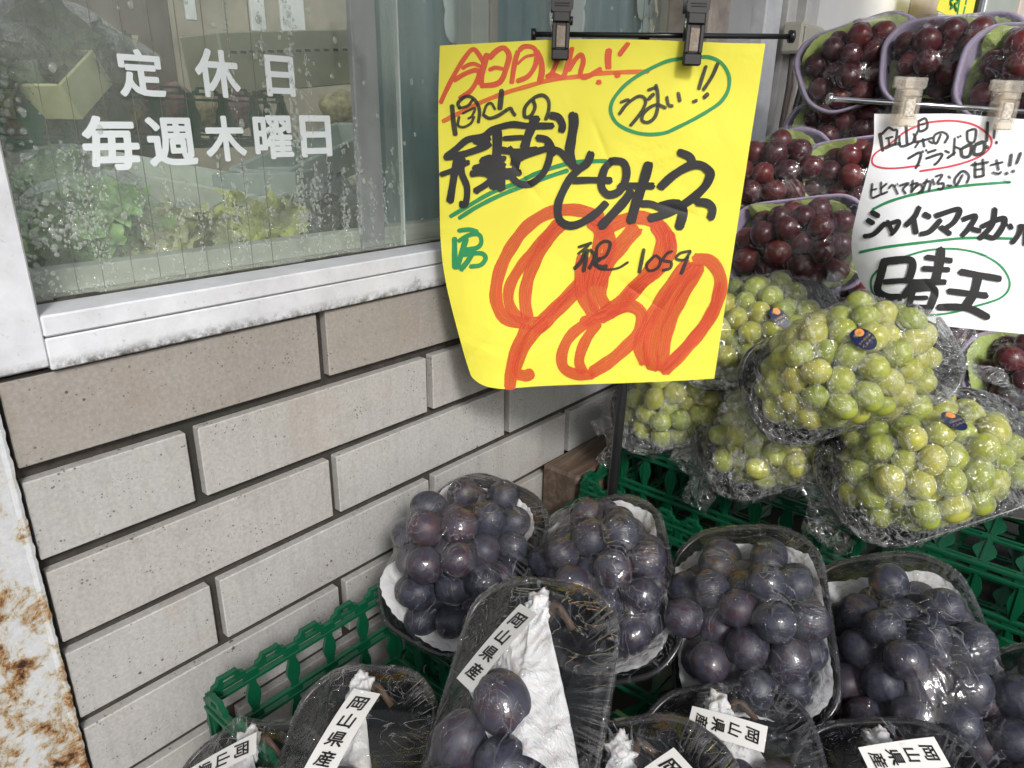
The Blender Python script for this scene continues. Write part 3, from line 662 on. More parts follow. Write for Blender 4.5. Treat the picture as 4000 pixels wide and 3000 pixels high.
def crate(label, x0, x1, y0, y1, ztop, h, upside=False, group='green plastic crates of the stall', pitch=.034, rows=2, fat=1.0):
    t_ = thing('green_crate', label, 'crate', ((x0+x1)/2, (y0+y1)/2, ztop-h), group); o = np.array(t_.location)
    zt = 0; te = not upside
    def put(O, s_, t2, L):
        mb = crate_panel(L, h-(.0085 if te else 0), pitch, te, rows=rows, fat=fat); F_ = frame_M(np.array(O)-o, s_, t2)
        me = mesh('side_wall', [tuple(F_ @ Vector(v)) for v in mb.V], mb.F, M['green_plastic']); ob('side_wall', me, t_)
    zb = ztop-h
    put((x0, y1, zb), (0, -1, 0), (0, 0, 1), y1-y0)
    put((x0, y0, zb), (1, 0, 0), (0, 0, 1), x1-x0)
    put((x1, y0, zb), (0, 1, 0), (0, 0, 1), y1-y0)
    put((x1, y1, zb), (-1, 0, 0), (0, 0, 1), x1-x0)
    gz = ztop-.0015 if upside else zb+.002
    mb = MB(); nr = max(2, round((y1-y0)/.062)); pr = (y1-y0)/nr; nx = round((x1-x0)/pitch); px = (x1-x0)/nx
    for r_ in range(nr+1):
        y = y0+r_*pr; y = min(max(y, y0+.004), y1-.004)
        mb.box(x0+.002, x1-.002, y-.0055, y-.0025, gz-.003, gz, .0004); mb.box(x0+.002, x1-.002, y+.0025, y+.0055, gz-.003, gz, .0004)
        for i in range(nx+1):
            x = min(max(x0+i*px, x0+.008), x1-.008); mb.box(x-.007, x+.007, y-.0024, y+.0024, gz-.003, gz-.0004)
    for r_ in range(nr):
        for i in range(nx+1):
            x = min(max(x0+i*px, x0+.006), x1-.006)
            lw = leaf2(pr-.011, .007, .0205); mb.prism([(x+a, y0+r_*pr+.0055+b_) for a, b_ in lw], gz-.0034, gz-.0010)
            mb.box(x-.0012, x+.0012, y0+r_*pr+.006, y0+(r_+1)*pr-.006, gz-.0012, gz+.0004)
    g = MB(); g.V = [(v[0]-o[0], v[1]-o[1], v[2]-o[2]) for v in mb.V]; g.F = mb.F
    g.build('bottom_grid', M['green_plastic'], t_)
    return t_
crate('nearest green plastic crate with toothed rim against the tiles at the bottom', .07, .64, -.177, .006, .8400, .145, rows=3, fat=.85, pitch=.0335)
crate('overturned low green crate hidden under the row of black grapes', .075, .64, .016, .300, .800, .115, True, rows=3)
crate('green toothed crate rim in front of the wooden beam', .070, .64, .314, .76, .8235, .125, rows=3)
crate('overturned green crate that carries the green grapes', .099, .66, .357, .785, .864, .150, True, rows=3, pitch=.036)
solid('display_table', 'dark table board under the green crates', 'table', simple('dark_table', (.03, .028, .025), .7), .062, .80, -.30, 1.3, .655, .688)
bb_ = MB().box(-.075, .075, -.05, .05, 0, .002, .0008).build('dark_board', simple('dark_grey_board', (.06, .058, .055), .35)); P = on(2095, 1085, 'z', .868)
bb_.location = (P[0]-.03, P[1]+.03, .8655); bb_.rotation_euler = (0, 0, .25); tag(bb_, 'thin dark grey board jutting from under the green grapes', 'board')
zq = float(on(2125, 868, 'y', .60)[2])
crate('small stretch of green crate rim behind the lowest green grapes at the edge', .345, .78, .60, .92, zq, max(.03, zq-.868), False, rows=1)
# crate reflected in the window, built as an object behind it
cw = crate('green crate seen through the wet glass behind the first row of white characters', -.92, -.58, -.06, .36, 1.278, .085, False, 'green plastic crates of the stall', .050, 1, 2.0)

# ------------------------------------------------------------------ grape packs
def sph(nu, nv):
    V = [(0, 0, 1)]; F = []
    for j in range(1, nv):
        for i in range(nu):
            a, b_ = 2*PI*i/nu, PI*j/nv; V.append((math.sin(b_)*math.cos(a), math.sin(b_)*math.sin(a), math.cos(b_)))
    V.append((0, 0, -1))
    for i in range(nu): F.append((0, 1+i, 1+(i+1) % nu))
    for j in range(nv-2):
        for i in range(nu): F.append((1+j*nu+i, 1+(j+1)*nu+i, 1+(j+1)*nu+(i+1) % nu, 1+j*nu+(i+1) % nu))
    n = len(V)-1
    for i in range(nu): F.append((n, 1+(nv-2)*nu+(i+1) % nu, 1+(nv-2)*nu+i))
    return V, F
def berry_mesh(name, mat, el, dim):
    V, F = sph(24, 16); W = []
    for v in V:
        x, y, z = v; th = math.acos(max(-1, min(1, z)))
        k = 1 - dim*math.exp(-(th/.16)**2); zz = z*el*k
        W.append((x, y, zz))
    return mesh(name, W, F, mat, True)
BM = {'black': berry_mesh('black_berry', M['black_grape'], 1.06, .05), 'green': berry_mesh('green_berry', M['green_grape'], 1.05, .03), 'red': berry_mesh('red_berry', M['red_grape'], 1.02, .05)}

def outline_r(th, a, b_):
    c, s_ = np.abs(np.cos(th)), np.abs(np.sin(th)); cc = .42*a; p = 16
    return ((c/a)**p + (s_/b_)**p + ((c+s_)/(a+b_-cc))**p)**(-1/p)
def relax(n, r, ax, floor, seed, va=0.0, it=220):
    g = np.random.default_rng(seed); P = g.normal(0, .45, (n, 3))*ax + [0, va, 0]; P[:, 2] = abs(P[:, 2]); R_ = r*g.uniform(.93, 1.06, n)
    for k in range(it):
        q = (P-[0, va, floor+r])/ax; m = np.sqrt((q**2).sum(1))
        pull = .035*(1-k/it*.4); P -= (P-[0, va, floor+r])*pull*np.clip(m, .3, 2)[:, None]
        for _ in range(3):
            d = P[:, None]-P[None]; D = np.sqrt((d**2).sum(2))+np.eye(n); mn = (R_[:, None]+R_[None])*.965
            ov = np.clip(mn-D, 0, None)*(1-np.eye(n)); P += (d/D[:, :, None]*ov[:, :, None]).sum(1)*.32
            P[:, 2] = np.maximum(P[:, 2], floor+R_*.95)
            q = P[:, :2]-[0, va]; m = np.sqrt(((q/ax[:2])**2).sum(1)); lim = .70+.30*np.clip((P[:, 2]-floor-r)/.026, 0, 1); f_ = np.where(m > lim, lim/m, 1); P[:, :2] = q*f_[:, None]+[0, va]
    return P, R_
def fold(P, seed, amp, freq, ridged=True):
    g = np.random.default_rng(seed); h = np.zeros(len(P))
    for k in range(7):
        d = g.normal(size=P.shape[1]); d /= np.linalg.norm(d); f_ = freq*(1.35**k); v = np.sin(P@d*f_+g.uniform(0, 6.28)+1.3*np.sin(P@d[::-1]*f_*.4))
        h += (1-np.abs(v)*2 if ridged else v)*amp/(1.25**k)
    return h/2.2
TRAY_C = {}
def loft(rings, a, b_, n=96, wob=0.0, seed=0):
    th = np.linspace(0, 2*PI, n, endpoint=False); r = outline_r(th, a, b_); V = []; F = []
    for (s_, w_) in rings:
        for i in range(n): V.append((math.cos(th[i])*r[i]*s_, math.sin(th[i])*r[i]*s_, w_))
    for j in range(len(rings)-1):
        for i in range(n): F.append((j*n+i, j*n+(i+1) % n, (j+1)*n+(i+1) % n, (j+1)*n+i))
    return V, F
def pack(kind, label, c, d, top, nv, W=.122, L=.168, dep=.036, nb=48, r=.0152, seed=1, group=None, front=False, fanw=1.0, fanu=0.0, fanz=0.0, cu0=0.0, lab=None, sticker=None, stem=None, spin=0.0, hgt=1.0):
    n_ = nrm(nv); P0 = at(c[0], c[1], d); T = on_plane(top[0], top[1], P0, n_); v_ = nrm(T-P0); u_ = np.cross(v_, n_)
    mw = Matrix(((u_[0], v_[0], n_[0], P0[0]), (u_[1], v_[1], n_[1], P0[1]), (u_[2], v_[2], n_[2], P0[2]), (0, 0, 0, 1)))
    t_ = thing('%s_grape_pack' % kind, label, 'grapes', mw=mw, group=group)
    a, b_ = W/2, L/2; key = (kind, W, L, dep)
    if key not in TRAY_C:
        if kind == 'red':
            V, F = loft([(0, -dep-.003), (.80, -dep-.003), (.965, -.006), (1.012, -.0035), (1.028, 0), (1.012, .003), (.98, .003), (.955, 0), (.93, -.006), (.77, -dep), (0, -dep)], a, b_)
            TRAY_C[key] = [('tray', mesh('tray', V, F, M['foam'], True))]
        else:
            V, F = loft([(0, -dep), (.60, -dep), (.78, -dep+.002), (.82, -dep+.006), (.94, -.010), (.955, -.004), (.985, -.001)], a, b_)
            V2, F2 = loft([(.985, -.0022), (1.022, -.0022), (1.03, -.0005), (1.022, .0008), (.985, .0008), (.975, -.0006), (.985, -.0022)], a, b_)
            TRAY_C[key] = [('tray', mesh('tray', V, F, M['tray_black'], True)), ('tray_rim', mesh('tray_rim', V2, F2, M['tray_rim'], True))]
    for nm, me in TRAY_C[key]: ob(nm, me, t_)
    ax = np.array([a-r*(1.0 if kind == 'black' else .80), b_-r*(.95 if kind == 'black' else .85), .036*hgt]); va = 0.0
    if front: ax = np.array([a-r*1.0, b_*.44, .032]); va = -b_*(.42 if fanz > 0 else .24)
    P, R_ = relax(nb, r, ax*[1-abs(cu0)/a, 1, 1], -dep+.002, seed, va); P[:, 0] += cu0
    g = random.Random(seed*13+5)
    for i in range(nb):
        o = ob('grape', BM[kind], t_); zdir = Vector((P[i][0]*.8+g.gauss(0, .5)*r*2, (P[i][1]-va)*.6+g.gauss(0, .5)*r*2, r*1.4+g.gauss(0, .3)*r)).normalized()
        if kind == 'green': zdir = Vector((g.gauss(0, 1), g.gauss(0, 1), g.gauss(.4, 1))).normalized()
        q = zdir.to_track_quat('Z', 'Y') @ Matrix.Rotation(g.uniform(0, 6.28), 3, 'Z').to_quaternion()
        o.matrix_local = Matrix.Translation(tuple(P[i])) @ q.to_matrix().to_4x4() @ Matrix.Scale(R_[i], 4) @ Matrix.Diagonal((g.uniform(.96, 1.02), g.uniform(.96, 1.02), g.uniform(.98, 1.09)*(1.08 if kind == 'green' else 1), 1))
    # a little stalk
    # film as a membrane stretched over fruit and rim
    nx, ny = 72, 96; gx = np.linspace(-a*1.02, a*1.02, nx); gy = np.linspace(-b_*1.02, b_*1.02, ny); X, Y = np.meshgrid(gx, gy, indexing='ij')
    rho = np.sqrt(X**2+Y**2)/outline_r(np.arctan2(Y, X), a, b_); inside = rho < .985
    obs = np.full(X.shape, -1.0)
    for i in range(nb):
        d2 = (X-P[i][0])**2+(Y-P[i][1])**2; rr = R_[i]*1.03; obs = np.maximum(obs, np.where(d2 < rr*rr, P[i][2]+np.sqrt(np.clip(rr*rr-d2, 0, None))+.0008, -1))
    gg = np.random.default_rng(seed); ph = gg.uniform(0, 6.28, 4)
    def collar_h(th): return .0085-.009*np.clip(np.sin(th)-.6, 0, 1)*2+.0045*np.sin(2*th+ph[0])+.003*np.sin(3*th+ph[1])+.002*np.sin(7*th+ph[2])
    fanP = None
    if front:
        nf, ns = 44, 50; fan = []
        for j in range(ns):
            s_ = j/(ns-1)
            for i in range(nf):
                q = i/(nf-1)*2-1; wd = .006+a*.90*fanw*s_**.9; v = b_*.72 - s_*b_*((1.0+.28*q-.10*math.sin(q*4)) if fanz > 0 else .50+(1.15 if q > 0 else .75)*abs(q)**1.3); u = q*wd + .003*math.sin(q*5+seed) + fanu*s_
                zz = .018 - .004*s_ + (.008*s_)*(1-q*q) - .010*s_*abs(q) + fanz*s_
                fan.append((u, v, zz))
        fan = np.array(fan); fan[:, 2] += fold(fan[:, :2]*[1.5, .7], seed+3, .0030, 50)+fold(fan[:, :2], seed+5, .0008, 120); fanP = fan
        hf = np.full(X.shape, -1.0)
        ii = np.clip(((fan[:, 0]+a*1.02)/(2.04*a)*(nx-1)).round().astype(int), 1, nx-2); jj = np.clip(((fan[:, 1]+b_*1.02)/(2.04*b_)*(ny-1)).round().astype(int), 1, ny-2)
        for di in (-1, 0, 1):
            for dj in (-1, 0, 1): np.maximum.at(hf, (ii+di, jj+dj), fan[:, 2]+.001)
        tw = np.array([0, b_*.74, .010]); d2 = (X-tw[0])**2+(Y-tw[1])**2; hf = np.maximum(hf, np.where(d2 < .013**2, .0265, -1)); obs = np.maximum(obs, hf)
    else:
        th_ = np.arctan2(Y, X); obs = np.maximum(obs, np.where((rho > .74) & (rho < .93), collar_h(th_)+.0022-(.93-rho)*.03, -1)) if kind != 'green' else obs
    obs = np.where(inside, obs, -1); h = np.where(inside, np.maximum(obs, 0), 0.0)
    for k in range(420):
        m_ = (np.roll(h, 1, 0)+np.roll(h, -1, 0)+np.roll(h, 1, 1)+np.roll(h, -1, 1))/4
        h = np.where(inside, np.maximum(m_, obs), 0.0)
    def fh(u, v):
        i = np.clip((np.asarray(u)+a*1.02)/(2.04*a)*(nx-1), 0, nx-1.001); j = np.clip((np.asarray(v)+b_*1.02)/(2.04*b_)*(ny-1), 0, ny-1.001)
        i0, j0 = i.astype(int), j.astype(int); fi, fj = i-i0, j-j0
        return h[i0, j0]*(1-fi)*(1-fj)+h[i0+1, j0]*fi*(1-fj)+h[i0, j0+1]*(1-fi)*fj+h[i0+1, j0+1]*fi*fj
    nt_, nr_ = 200, 52; th = np.linspace(0, 2*PI, nt_, endpoint=False); ro = outline_r(th, a, b_); V = []; 
    lev = np.linspace(.0, 1.0, nr_)**.8; UVf = [(i*.45, float(l)) for l in lev for i in range(nt_)]+[(i*.45, 1.02+.06*k) for k in range(7) for i in range(nt_)]
    for j, l in enumerate(lev):
        u = np.cos(th)*ro*l; v = np.sin(th)*ro*l; hh = fh(u*.985, v*.985)
        rip = .0013*np.abs(np.sin(th*27+2*np.sin(th*5+ph[1])+ph[0]))*np.clip((l-.50)/.5, 0, 1)*(.25+.75*(np.sin(th*3+ph[2]) > -.1))
        if kind != 'green': rip = rip + np.maximum(0, fold(np.stack([u*1.0, v*.35], 1), seed+40, .0016, 150))
        if kind == 'green': hh = hh + fold(np.stack([u, v], 1), seed+9, .0028, 130)+fold(np.stack([u, v*.4], 1), seed+19, .0012, 420) + .0024
        V += list(zip(u, v, hh+rip*(1 if l < .99 else .3)+.0012))
    for (l, w_) in ((1.035, .0005), (1.04, -.002), (1.01, -.006), (.97, -.013), (.92, -dep*.7), (.86, -dep-.001), (.6, -dep-.0015)):
        rip = 1+.010*np.sin(th*38+ph[3]+2*np.sin(th*4))*(l < 1.03)*(1.6 if kind == 'green' else 1)
        if kind == 'green': rip = rip + fold(np.stack([np.cos(th)*3, np.sin(th)*3, np.full(nt_, l*8)], 1), seed, .05, 3)*(l < 1.03)
        V += list(zip(np.cos(th)*ro*l*rip, np.sin(th)*ro*l*rip, np.full(nt_, w_)))
    nrw = nr_+7; F = [(j*nt_+i, j*nt_+(i+1) % nt_, (j+1)*nt_+(i+1) % nt_, (j+1)*nt_+i) for j in range(nrw-1) for i in range(nt_)]
    ob('film', mesh('film', V, F, M['film_crinkled'] if kind == 'green' else M['film'], True, UVf), t_)
    if kind == 'green':                                        # loose ruffled ends of the film
        for s_ in (1, -1):
            n1, n2 = 26, 9; V = []
            for i in range(n1):
                q = i/(n1-1)*2-1
                for j in range(n2):
                    e = j/(n2-1); V.append((q*a*(.75+.2*e)+.002*math.sin(9*e+i), s_*(b_*1.01+e*.024*(1+.35*math.sin(q*7+seed))), -.004-e*.014+.005*math.sin(q*14+seed+e*3)))
            V = np.array(V); V[:, 2] += fold(V, seed+int(s_)+20, .005, 170); V[:, 1] += s_*fold(V, seed+31, .003, 130)
            ob('film_end', mesh('film_end', V, [(i*n2+j, (i+1)*n2+j, (i+1)*n2+j+1, i*n2+j+1) for i in range(n1-1) for j in range(n2-1)], M['film_crinkled'], True), t_)
    # paper
    pm = {'black': M['tissue'], 'red': M['green_paper'], 'green': None}[kind]
    if not front and pm is not None:
        V = []; n1 = 120; tt = np.linspace(0, 2*PI, n1, endpoint=False); rr = outline_r(tt, a, b_); out = .925+.03*np.sin(2*tt+ph[3])+.02*np.sin(5*tt+ph[1])+.005*np.where(np.arange(n1) % 2, 1, -1)-.10*np.clip(np.sin(tt)-.65, 0, 1)*2
        cut = np.clip(.5+.9*np.sin(tt+ph[2]), .0, 1) if kind == 'red' else np.ones(n1)
        for (l, k) in ((.40, 0), (.55, .1), (.66, .35), (.76, .62), (.85, .85), (1.0, 1)):
            z = -dep+.006+(collar_h(tt)+dep-.006)*k**1.2*np.where(cut > .15, 1, .35); V += list(zip(np.cos(tt)*rr*out*l, np.sin(tt)*rr*out*l, z))
        V = np.array(V); f_ = fold(V*[1, 1, .5], seed+4, .0032, 150); V[:, 2] += f_*.8; V[:, :2] *= (1+f_*2.5)[:, None]
        ob('paper_liner', mesh('paper_liner', V, [(j*n1+i, j*n1+(i+1) % n1, (j+1)*n1+(i+1) % n1, (j+1)*n1+i) for j in range(5) for i in range(n1)], pm, True), t_)
    if front:
        nf, ns = 44, 50
        ob('tissue_wrap', mesh('tissue_wrap', fanP, [(j*nf+i, j*nf+i+1, (j+1)*nf+i+1, (j+1)*nf+i) for j in range(ns-1) for i in range(nf-1)], M['tissue'], False), t_)
        MB().tube([(.006, b_*.70, .004), (.012, b_*.80, .012), (.016, b_*.76, .014), (.024, b_*.66, .006)], [.0024, .003, .0026, .002], 8).build('stalk', M['stem'], t_, True)
        V0, F0 = ico_data(4); V = V0*[.0095, .014, .0095]+tw; V = V+V0*(fold(V0, seed+7, .26, 3.2)[:, None]*.012)
        ob('tissue_twist', mesh('tissue_twist', V, F0, M['tissue'], True), t_)
    def conform(pts, cu, cv, ang, lift):
        ca, sa = math.cos(ang), math.sin(ang); out = []
        for (x, y) in pts:
            u, v = cu+x*ca-y*sa, cv+x*sa+y*ca; out.append((u, v))
        U = np.array(out); 
        # a stiff little sheet: plane fitted to the film below it, then bent a touch
        G_ = np.array([(cu+x*ca-y*sa, cv+x*sa+y*ca) for x in np.linspace(-LW/2, LW/2, 5) for y in np.linspace(-LL/2, LL/2, 9)])
        Hh = fh(G_[:, 0], G_[:, 1]); A_ = np.c_[G_-[cu, cv], np.ones(len(G_))]; co = np.linalg.lstsq(A_, Hh, rcond=None)[0]; res = (Hh-A_@co).max()
        Z = np.c_[U-[cu, cv], np.ones(len(U))]@co
        Z = Z + res*.95+lift+.0006
        yy = np.array([p[1] for p in pts]); Z = Z - 2.2*yy**2*(1 if LL > .03 else 3)
        return [(U[i, 0], U[i, 1], Z[i]) for i in range(len(U))]
    if lab:
        cu, cv, ang, LW, LL = lab; pts = [(-LW/2+LW*i/4, -LL/2+LL*j/14) for j in range(15) for i in range(5)]
        ou = ob('label', mesh('label', conform(pts, cu, cv, ang, .0012), [(j*5+i, j*5+i+1, (j+1)*5+i+1, (j+1)*5+i) for j in range(14) for i in range(4)], M['label']), t_)
        mb = MB(); chs = '岡山県産'; hgt_ = LL/4.55
        for k, ch in enumerate(chs):
            V0, F0, sz = bold_text(ch, .022); sc_ = hgt_*.80/max(sz[1], sz[0]*.8); cyk = LL/2-hgt_*(.5+.275+k)
            V_ = [(v[0]*sc_*1.12+.12*v[1]*sc_, cyk+v[1]*sc_*.98+.05*v[0]*sc_) for v in V0]
            mb.add(conform(V_, cu, cv, ang, .0016), F0)
        mb.build('lettering', M['print'], ou)
    if sticker:
        cu, cv, ang = sticker; LW, LL = .020, .029
        pts = [(0, 0)]+[(math.cos(q)*.0082*s2, math.sin(q)*.0122*s2) for s2 in (.5, 1) for q in np.linspace(0, 2*PI, 28, endpoint=False)]
        F0 = [(0, 1+i, 1+(i+1) % 28) for i in range(28)]+[(1+i, 29+i, 29+(i+1) % 28, 1+(i+1) % 28) for i in range(28)]
        ou = ob('sticker', mesh('sticker', conform(pts, cu, cv, ang, .0004), F0, M['navy']), t_)
        pts = [(math.cos(q)*.0036-.0022, math.sin(q)*.0040-.0062) for q in np.linspace(0, 2*PI, 16, endpoint=False)]
        ob('orange_mark', mesh('orange_mark', conform(pts, cu, cv, ang, .0008), [tuple(range(16))], M['orange_print']), ou)
        mb = MB()
        for k, (tx, yy_) in enumerate((('シャイン', .0052), ('マスカット', .0012), ('岡山', -.0060))):
            V0, F0, sz = text_mesh(tx, .01); sc_ = min(.0130/sz[0], .0032/sz[1]) if k < 2 else .0034/sz[1]
            mb.add(conform([(v[0]*sc_, v[1]*sc_+yy_) for v in V0], cu, cv, ang, .0012), F0)
        mb.build('lettering', M['gold'], ou)
    return t_
GB, GF, GG, GR = 'packs of black grapes in the second row', 'packs of black grapes in the front row', 'packs of green grapes on the crate', 'packs of red grapes stacked at the back'
nB = (.0, -.60, .80)
pack('black', 'pack of black grapes nearest the tiles, one berry greenish, tilted towards the wooden beam', (1000, 1205), .655, (1100, 1040), (.12, -.56, .82), .122, .166, seed=3, group=GB)
pack('black', 'pack of black grapes directly below the black pole', (1302, 1262), .625, (1278, 1075), nB, .122, .166, seed=14, group=GB)
pack('black', 'pack of black grapes with a long white glare streak between two upright packs', (1618, 1345), .58, (1603, 1140), nB, .122, .168, seed=25, group=GB)
pack('black', 'large pack of black grapes leaning before the green crate, beneath the green grapes', (1960, 1447), .56, (1887, 1222), nB, .126, .190, nb=50, seed=36, group=GB)
pack('black', 'pack of black grapes cut by the picture edge beside the large one', (2335, 1660), .50, (2313, 1490), nB, .112, .166, seed=47, group=GB)
pack('black', 'pack with a half hidden slanting label lowest beside the tiles', (498, 1822), .46, (556, 1620), (.0, -.45, .89), .115, .150, seed=51, nb=18, r=.0155, group=GF, front=True, lab=(-.006, .036, -1.12, .018, .058))
pack('black', 'pack with an upright label and a brown stalk beside the toothed crate rim', (738, 1712), .455, (800, 1487), (.0, -.52, .86), .108, .158, seed=62, nb=20, r=.0158, group=GF, front=True, fanw=.62, fanu=.022, fanz=.012, cu0=-.005, lab=(.012, .026, -.10, .0195, .056))
pack('black', 'pack with a strongly tilted label and crumpled tissue in the centre of the front row', (1118, 1552), .425, (1176, 1312), (.05, -.60, .80), .102, .168, seed=73, nb=19, r=.0160, group=GF, front=True, fanw=.80, fanu=.020, fanz=.020, cu0=-.003, lab=(-.008, .030, -.42, .0185, .056))
pack('black', 'pack with a sideways curled label below the glare streaked pack', (1592, 1752), .475, (1555, 1532), (.0, -.50, .86), .122, .165, seed=84, nb=22, r=.0162, group=GF, front=True, lab=(.004, .042, -1.9, .0185, .050))
pack('black', 'dark topped pack with a cut off label at the bottom edge', (1388, 1905), .395, (1350, 1655), (.0, -.50, .86), .130, .170, seed=95, nb=22, r=.0162, group=GF, front=True, lab=(.014, .038, -1.0, .0185, .056))
pack('black', 'pack with a folded label below the large second row pack', (1965, 1858), .44, (1902, 1630), (.0, -.48, .88), .120, .165, seed=106, nb=22, r=.0162, group=GF, front=True, lab=(.010, .050, -1.35, .0185, .050))
gn = (.12, -.72, .68)
pack('green', 'big pack of green grapes lying on top, navy sticker in the middle', (1826, 800), .69, (2054, 726), (.15, -.75, .64), .114, .190, .034, nb=124, r=.0122, seed=8, group=GG, sticker=(.003, .012, -1.1))
pack('green', 'pack of green grapes lowest on the crate, beside the thin dark board', (2005, 1002), .665, (2200, 935), (.10, -.62, .78), .126, .186, .034, nb=112, r=.0123, seed=19, group=GG, sticker=(-.006, .018, -1.4))
pack('green', 'shaded pack of green grapes squeezed under the big one', (1685, 945), .775, (1830, 900), (.05, -.6, .8), .120, .175, .034, nb=78, r=.0126, seed=30, group=GG)
pack('green', 'shaded pack of green grapes behind the black pole by the tiles', (1468, 872), .87, (1570, 845), (.05, -.6, .8), .115, .165, .034, nb=70, r=.0126, seed=41, group=GG, sticker=(.0, .045, -1.0))
pack('green', 'pale pack of green grapes half behind the edge of the yellow card', (1630, 715), .82, (1790, 665), (.08, -.62, .78), .125, .185, .034, nb=84, r=.0124, seed=52, group=GG, sticker=(.028, .020, -1.2))
rn = (.35, -.80, .45)
RP = [('uppermost pack of red grapes beside the switch box', (1862, 135), .98, (2000, 90), rn, 1),
      ('pack of red grapes with much green paper above the chrome bar', (2062, 130), .90, (2210, 118), (.25, -.85, .45), 2),
      ('pack of red grapes cut by the edge at the top', (2252, 160), .80, (2390, 165), (.2, -.85, .45), 3),
      ('pack of red grapes with brownish berries just under the end of the chrome bar', (1830, 292), 1.02, (1980, 262), rn, 4),
      ('pack of red grapes with white glints beside the yellow card', (1672, 385), .96, (1800, 325), (.2, -.75, .6), 5),
      ('pack of red grapes touching the edge of the white card', (1868, 395), .92, (2000, 380), (.35, -.85, .35), 6),
      ('round fronted pack of red grapes in the middle of the stack', (1722, 532), .88, (1850, 520), (.25, -.88, .38), 7),
      ('pack of red grapes mostly behind the lower edge of the white card', (1912, 585), .90, (2040, 575), (.3, -.85, .4), 8),
      ('dark pack of red grapes low beside the green grapes', (1795, 640), .96, (1930, 620), (.2, -.7, .7), 9),
      ('pack of red grapes directly beneath the white card', (2095, 762), .90, (2230, 745), (.1, -.65, .75), 10),
      ('lavender tray of red grapes at the edge beside the lower green grapes', (2262, 805), .80, (2400, 790), (.1, -.75, .65), 11),
      ('pack of red grapes behind the top of the white card', (2050, 285), 1.0, (2200, 262), (.2, -.8, .5), 12),
      ('dark pack of red grapes low behind the yellow card', (1610, 600), 1.02, (1740, 580), (.2, -.7, .7), 13)]
for i, (lb, c_, d_, tp, nn, sd_) in enumerate(RP):
    pack('red', lb, c_, d_, tp, nn, .118, .165, .042, nb=36, r=.0152, seed=200+sd_*7, group=GR)

# ------------------------------------------------------------------ hand-written cards
def spline(pts, k=8):
    P = [np.array(p, float) for p in pts]
    if len(P) < 3: return [P[0]+(P[-1]-P[0])*i/k for i in range(k+1)]
    Q = [2*P[0]-P[1]]+P+[2*P[-1]-P[-2]]; out = []
    for i in range(1, len(Q)-2):
        for j in range(k):
            t = j/k; a, b_, c_, d_ = Q[i-1], Q[i], Q[i+1], Q[i+2]
            out.append(.5*((2*b_)+(-a+c_)*t+(2*a-5*b_+4*c_-d_)*t*t+(-a+3*b_-3*c_+d_)*t**3))
    out.append(P[-1]); return out
class Card:
    def __init__(s, P, n, curl): s.P = np.array(P, float); s.n = nrm(n); s.curl = curl; s.layer = 0
    def surf(s, x, y, lift=0.0):
        q = on_plane(x, y, s.P, s.n, True); k = 1+s.curl(x, y)
        return CAM + (q-CAM)*(k - lift)
    def sheet(s, name, left, right, top, bot, mat, n, parent, back):
        L, R_, T, B = (resample(spline(e, 12), n) for e in (left, right, top, bot)); V = []
        for i in range(n):
            for j in range(n):
                u, v = j/(n-1), i/(n-1)
                p = (1-u)*L[i]+u*R_[i]+(1-v)*T[j]+v*B[j]-((1-u)*(1-v)*L[0]+u*(1-v)*R_[0]+(1-u)*v*L[-1]+u*v*R_[-1])
                V.append(s.surf(p[0], p[1]))
        return ob(name, mesh(name, V, [(i*n+j, (i+1)*n+j, (i+1)*n+j+1, i*n+j+1) for i in range(n-1) for j in range(n-1)], mat, True), parent)
    def strokes(s, name, lst, mat, parent, org):
        """lst: (points in the photograph, width)"""
        last = None
        for pts, wd in lst:
            V = []; F = []; UV = []
            c = spline(pts, 9 if len(pts) > 2 else 10); c = resample(c, max(8, min(160, int(sum(np.linalg.norm(c[i+1]-c[i]) for i in range(len(c)-1))/4))))
            s.layer += 1; lift = .00035+.000018*s.layer; L = 0; m = len(c); v0 = random.uniform(0, 50); base = len(V)
            tot = sum(np.linalg.norm(c[i+1]-c[i]) for i in range(m-1))
            for i in range(m):
                t = nrm(c[min(i+1, m-1)]-c[max(i-1, 0)]); nn = np.array([-t[1], t[0]])
                if i: L += np.linalg.norm(c[i]-c[i-1])
                e = min(L, tot-L)/max(wd*.16, 1e-6); e = min(1, .72+.28*e); wv = wd*(1+.05*math.sin(L*.06+v0)+random.uniform(-.02, .02))*e
                off = t*(-wd*.08*(1) if i == 0 else (wd*.08 if i == m-1 else 0))
                for k in range(5):
                    a = (k-2)/2; jit = (random.uniform(-.10, .10)*wd*t if i in (0, m-1) else 0)
                    p = c[i]+nn*a*wv/2+off*(1-abs(a)*.8)*2.0+jit
                    V.append(s.surf(p[0], p[1], lift)); UV.append((L/400+v0, a*.5+v0))
            F += [(base+i*5+k, base+i*5+k+1, base+(i+1)*5+k+1, base+(i+1)*5+k) for i in range(m-1) for k in range(4)]
            last = ob(name, mesh(name, V, F, mat, False, UV), parent)
        return last
def resample(c, n):
    c = [np.array(p) for p in c]; d = [0]
    for i in range(1, len(c)): d.append(d[-1]+np.linalg.norm(c[i]-c[i-1]))
    out = []; k = 0
    for i in range(n):
        t = d[-1]*i/(n-1)
        while k < len(c)-2 and d[k+1] < t: k += 1
        q = (t-d[k])/max(1e-9, d[k+1]-d[k]); out.append(c[k]+(c[k+1]-c[k])*min(1, max(0, q)))
    return out
def view(ox, oy, s_):
    def f(lst, w_=None):
        return [([(ox+x*s_, oy+y*s_) for x, y in p], wd*s_) for p, wd in lst]
    return f
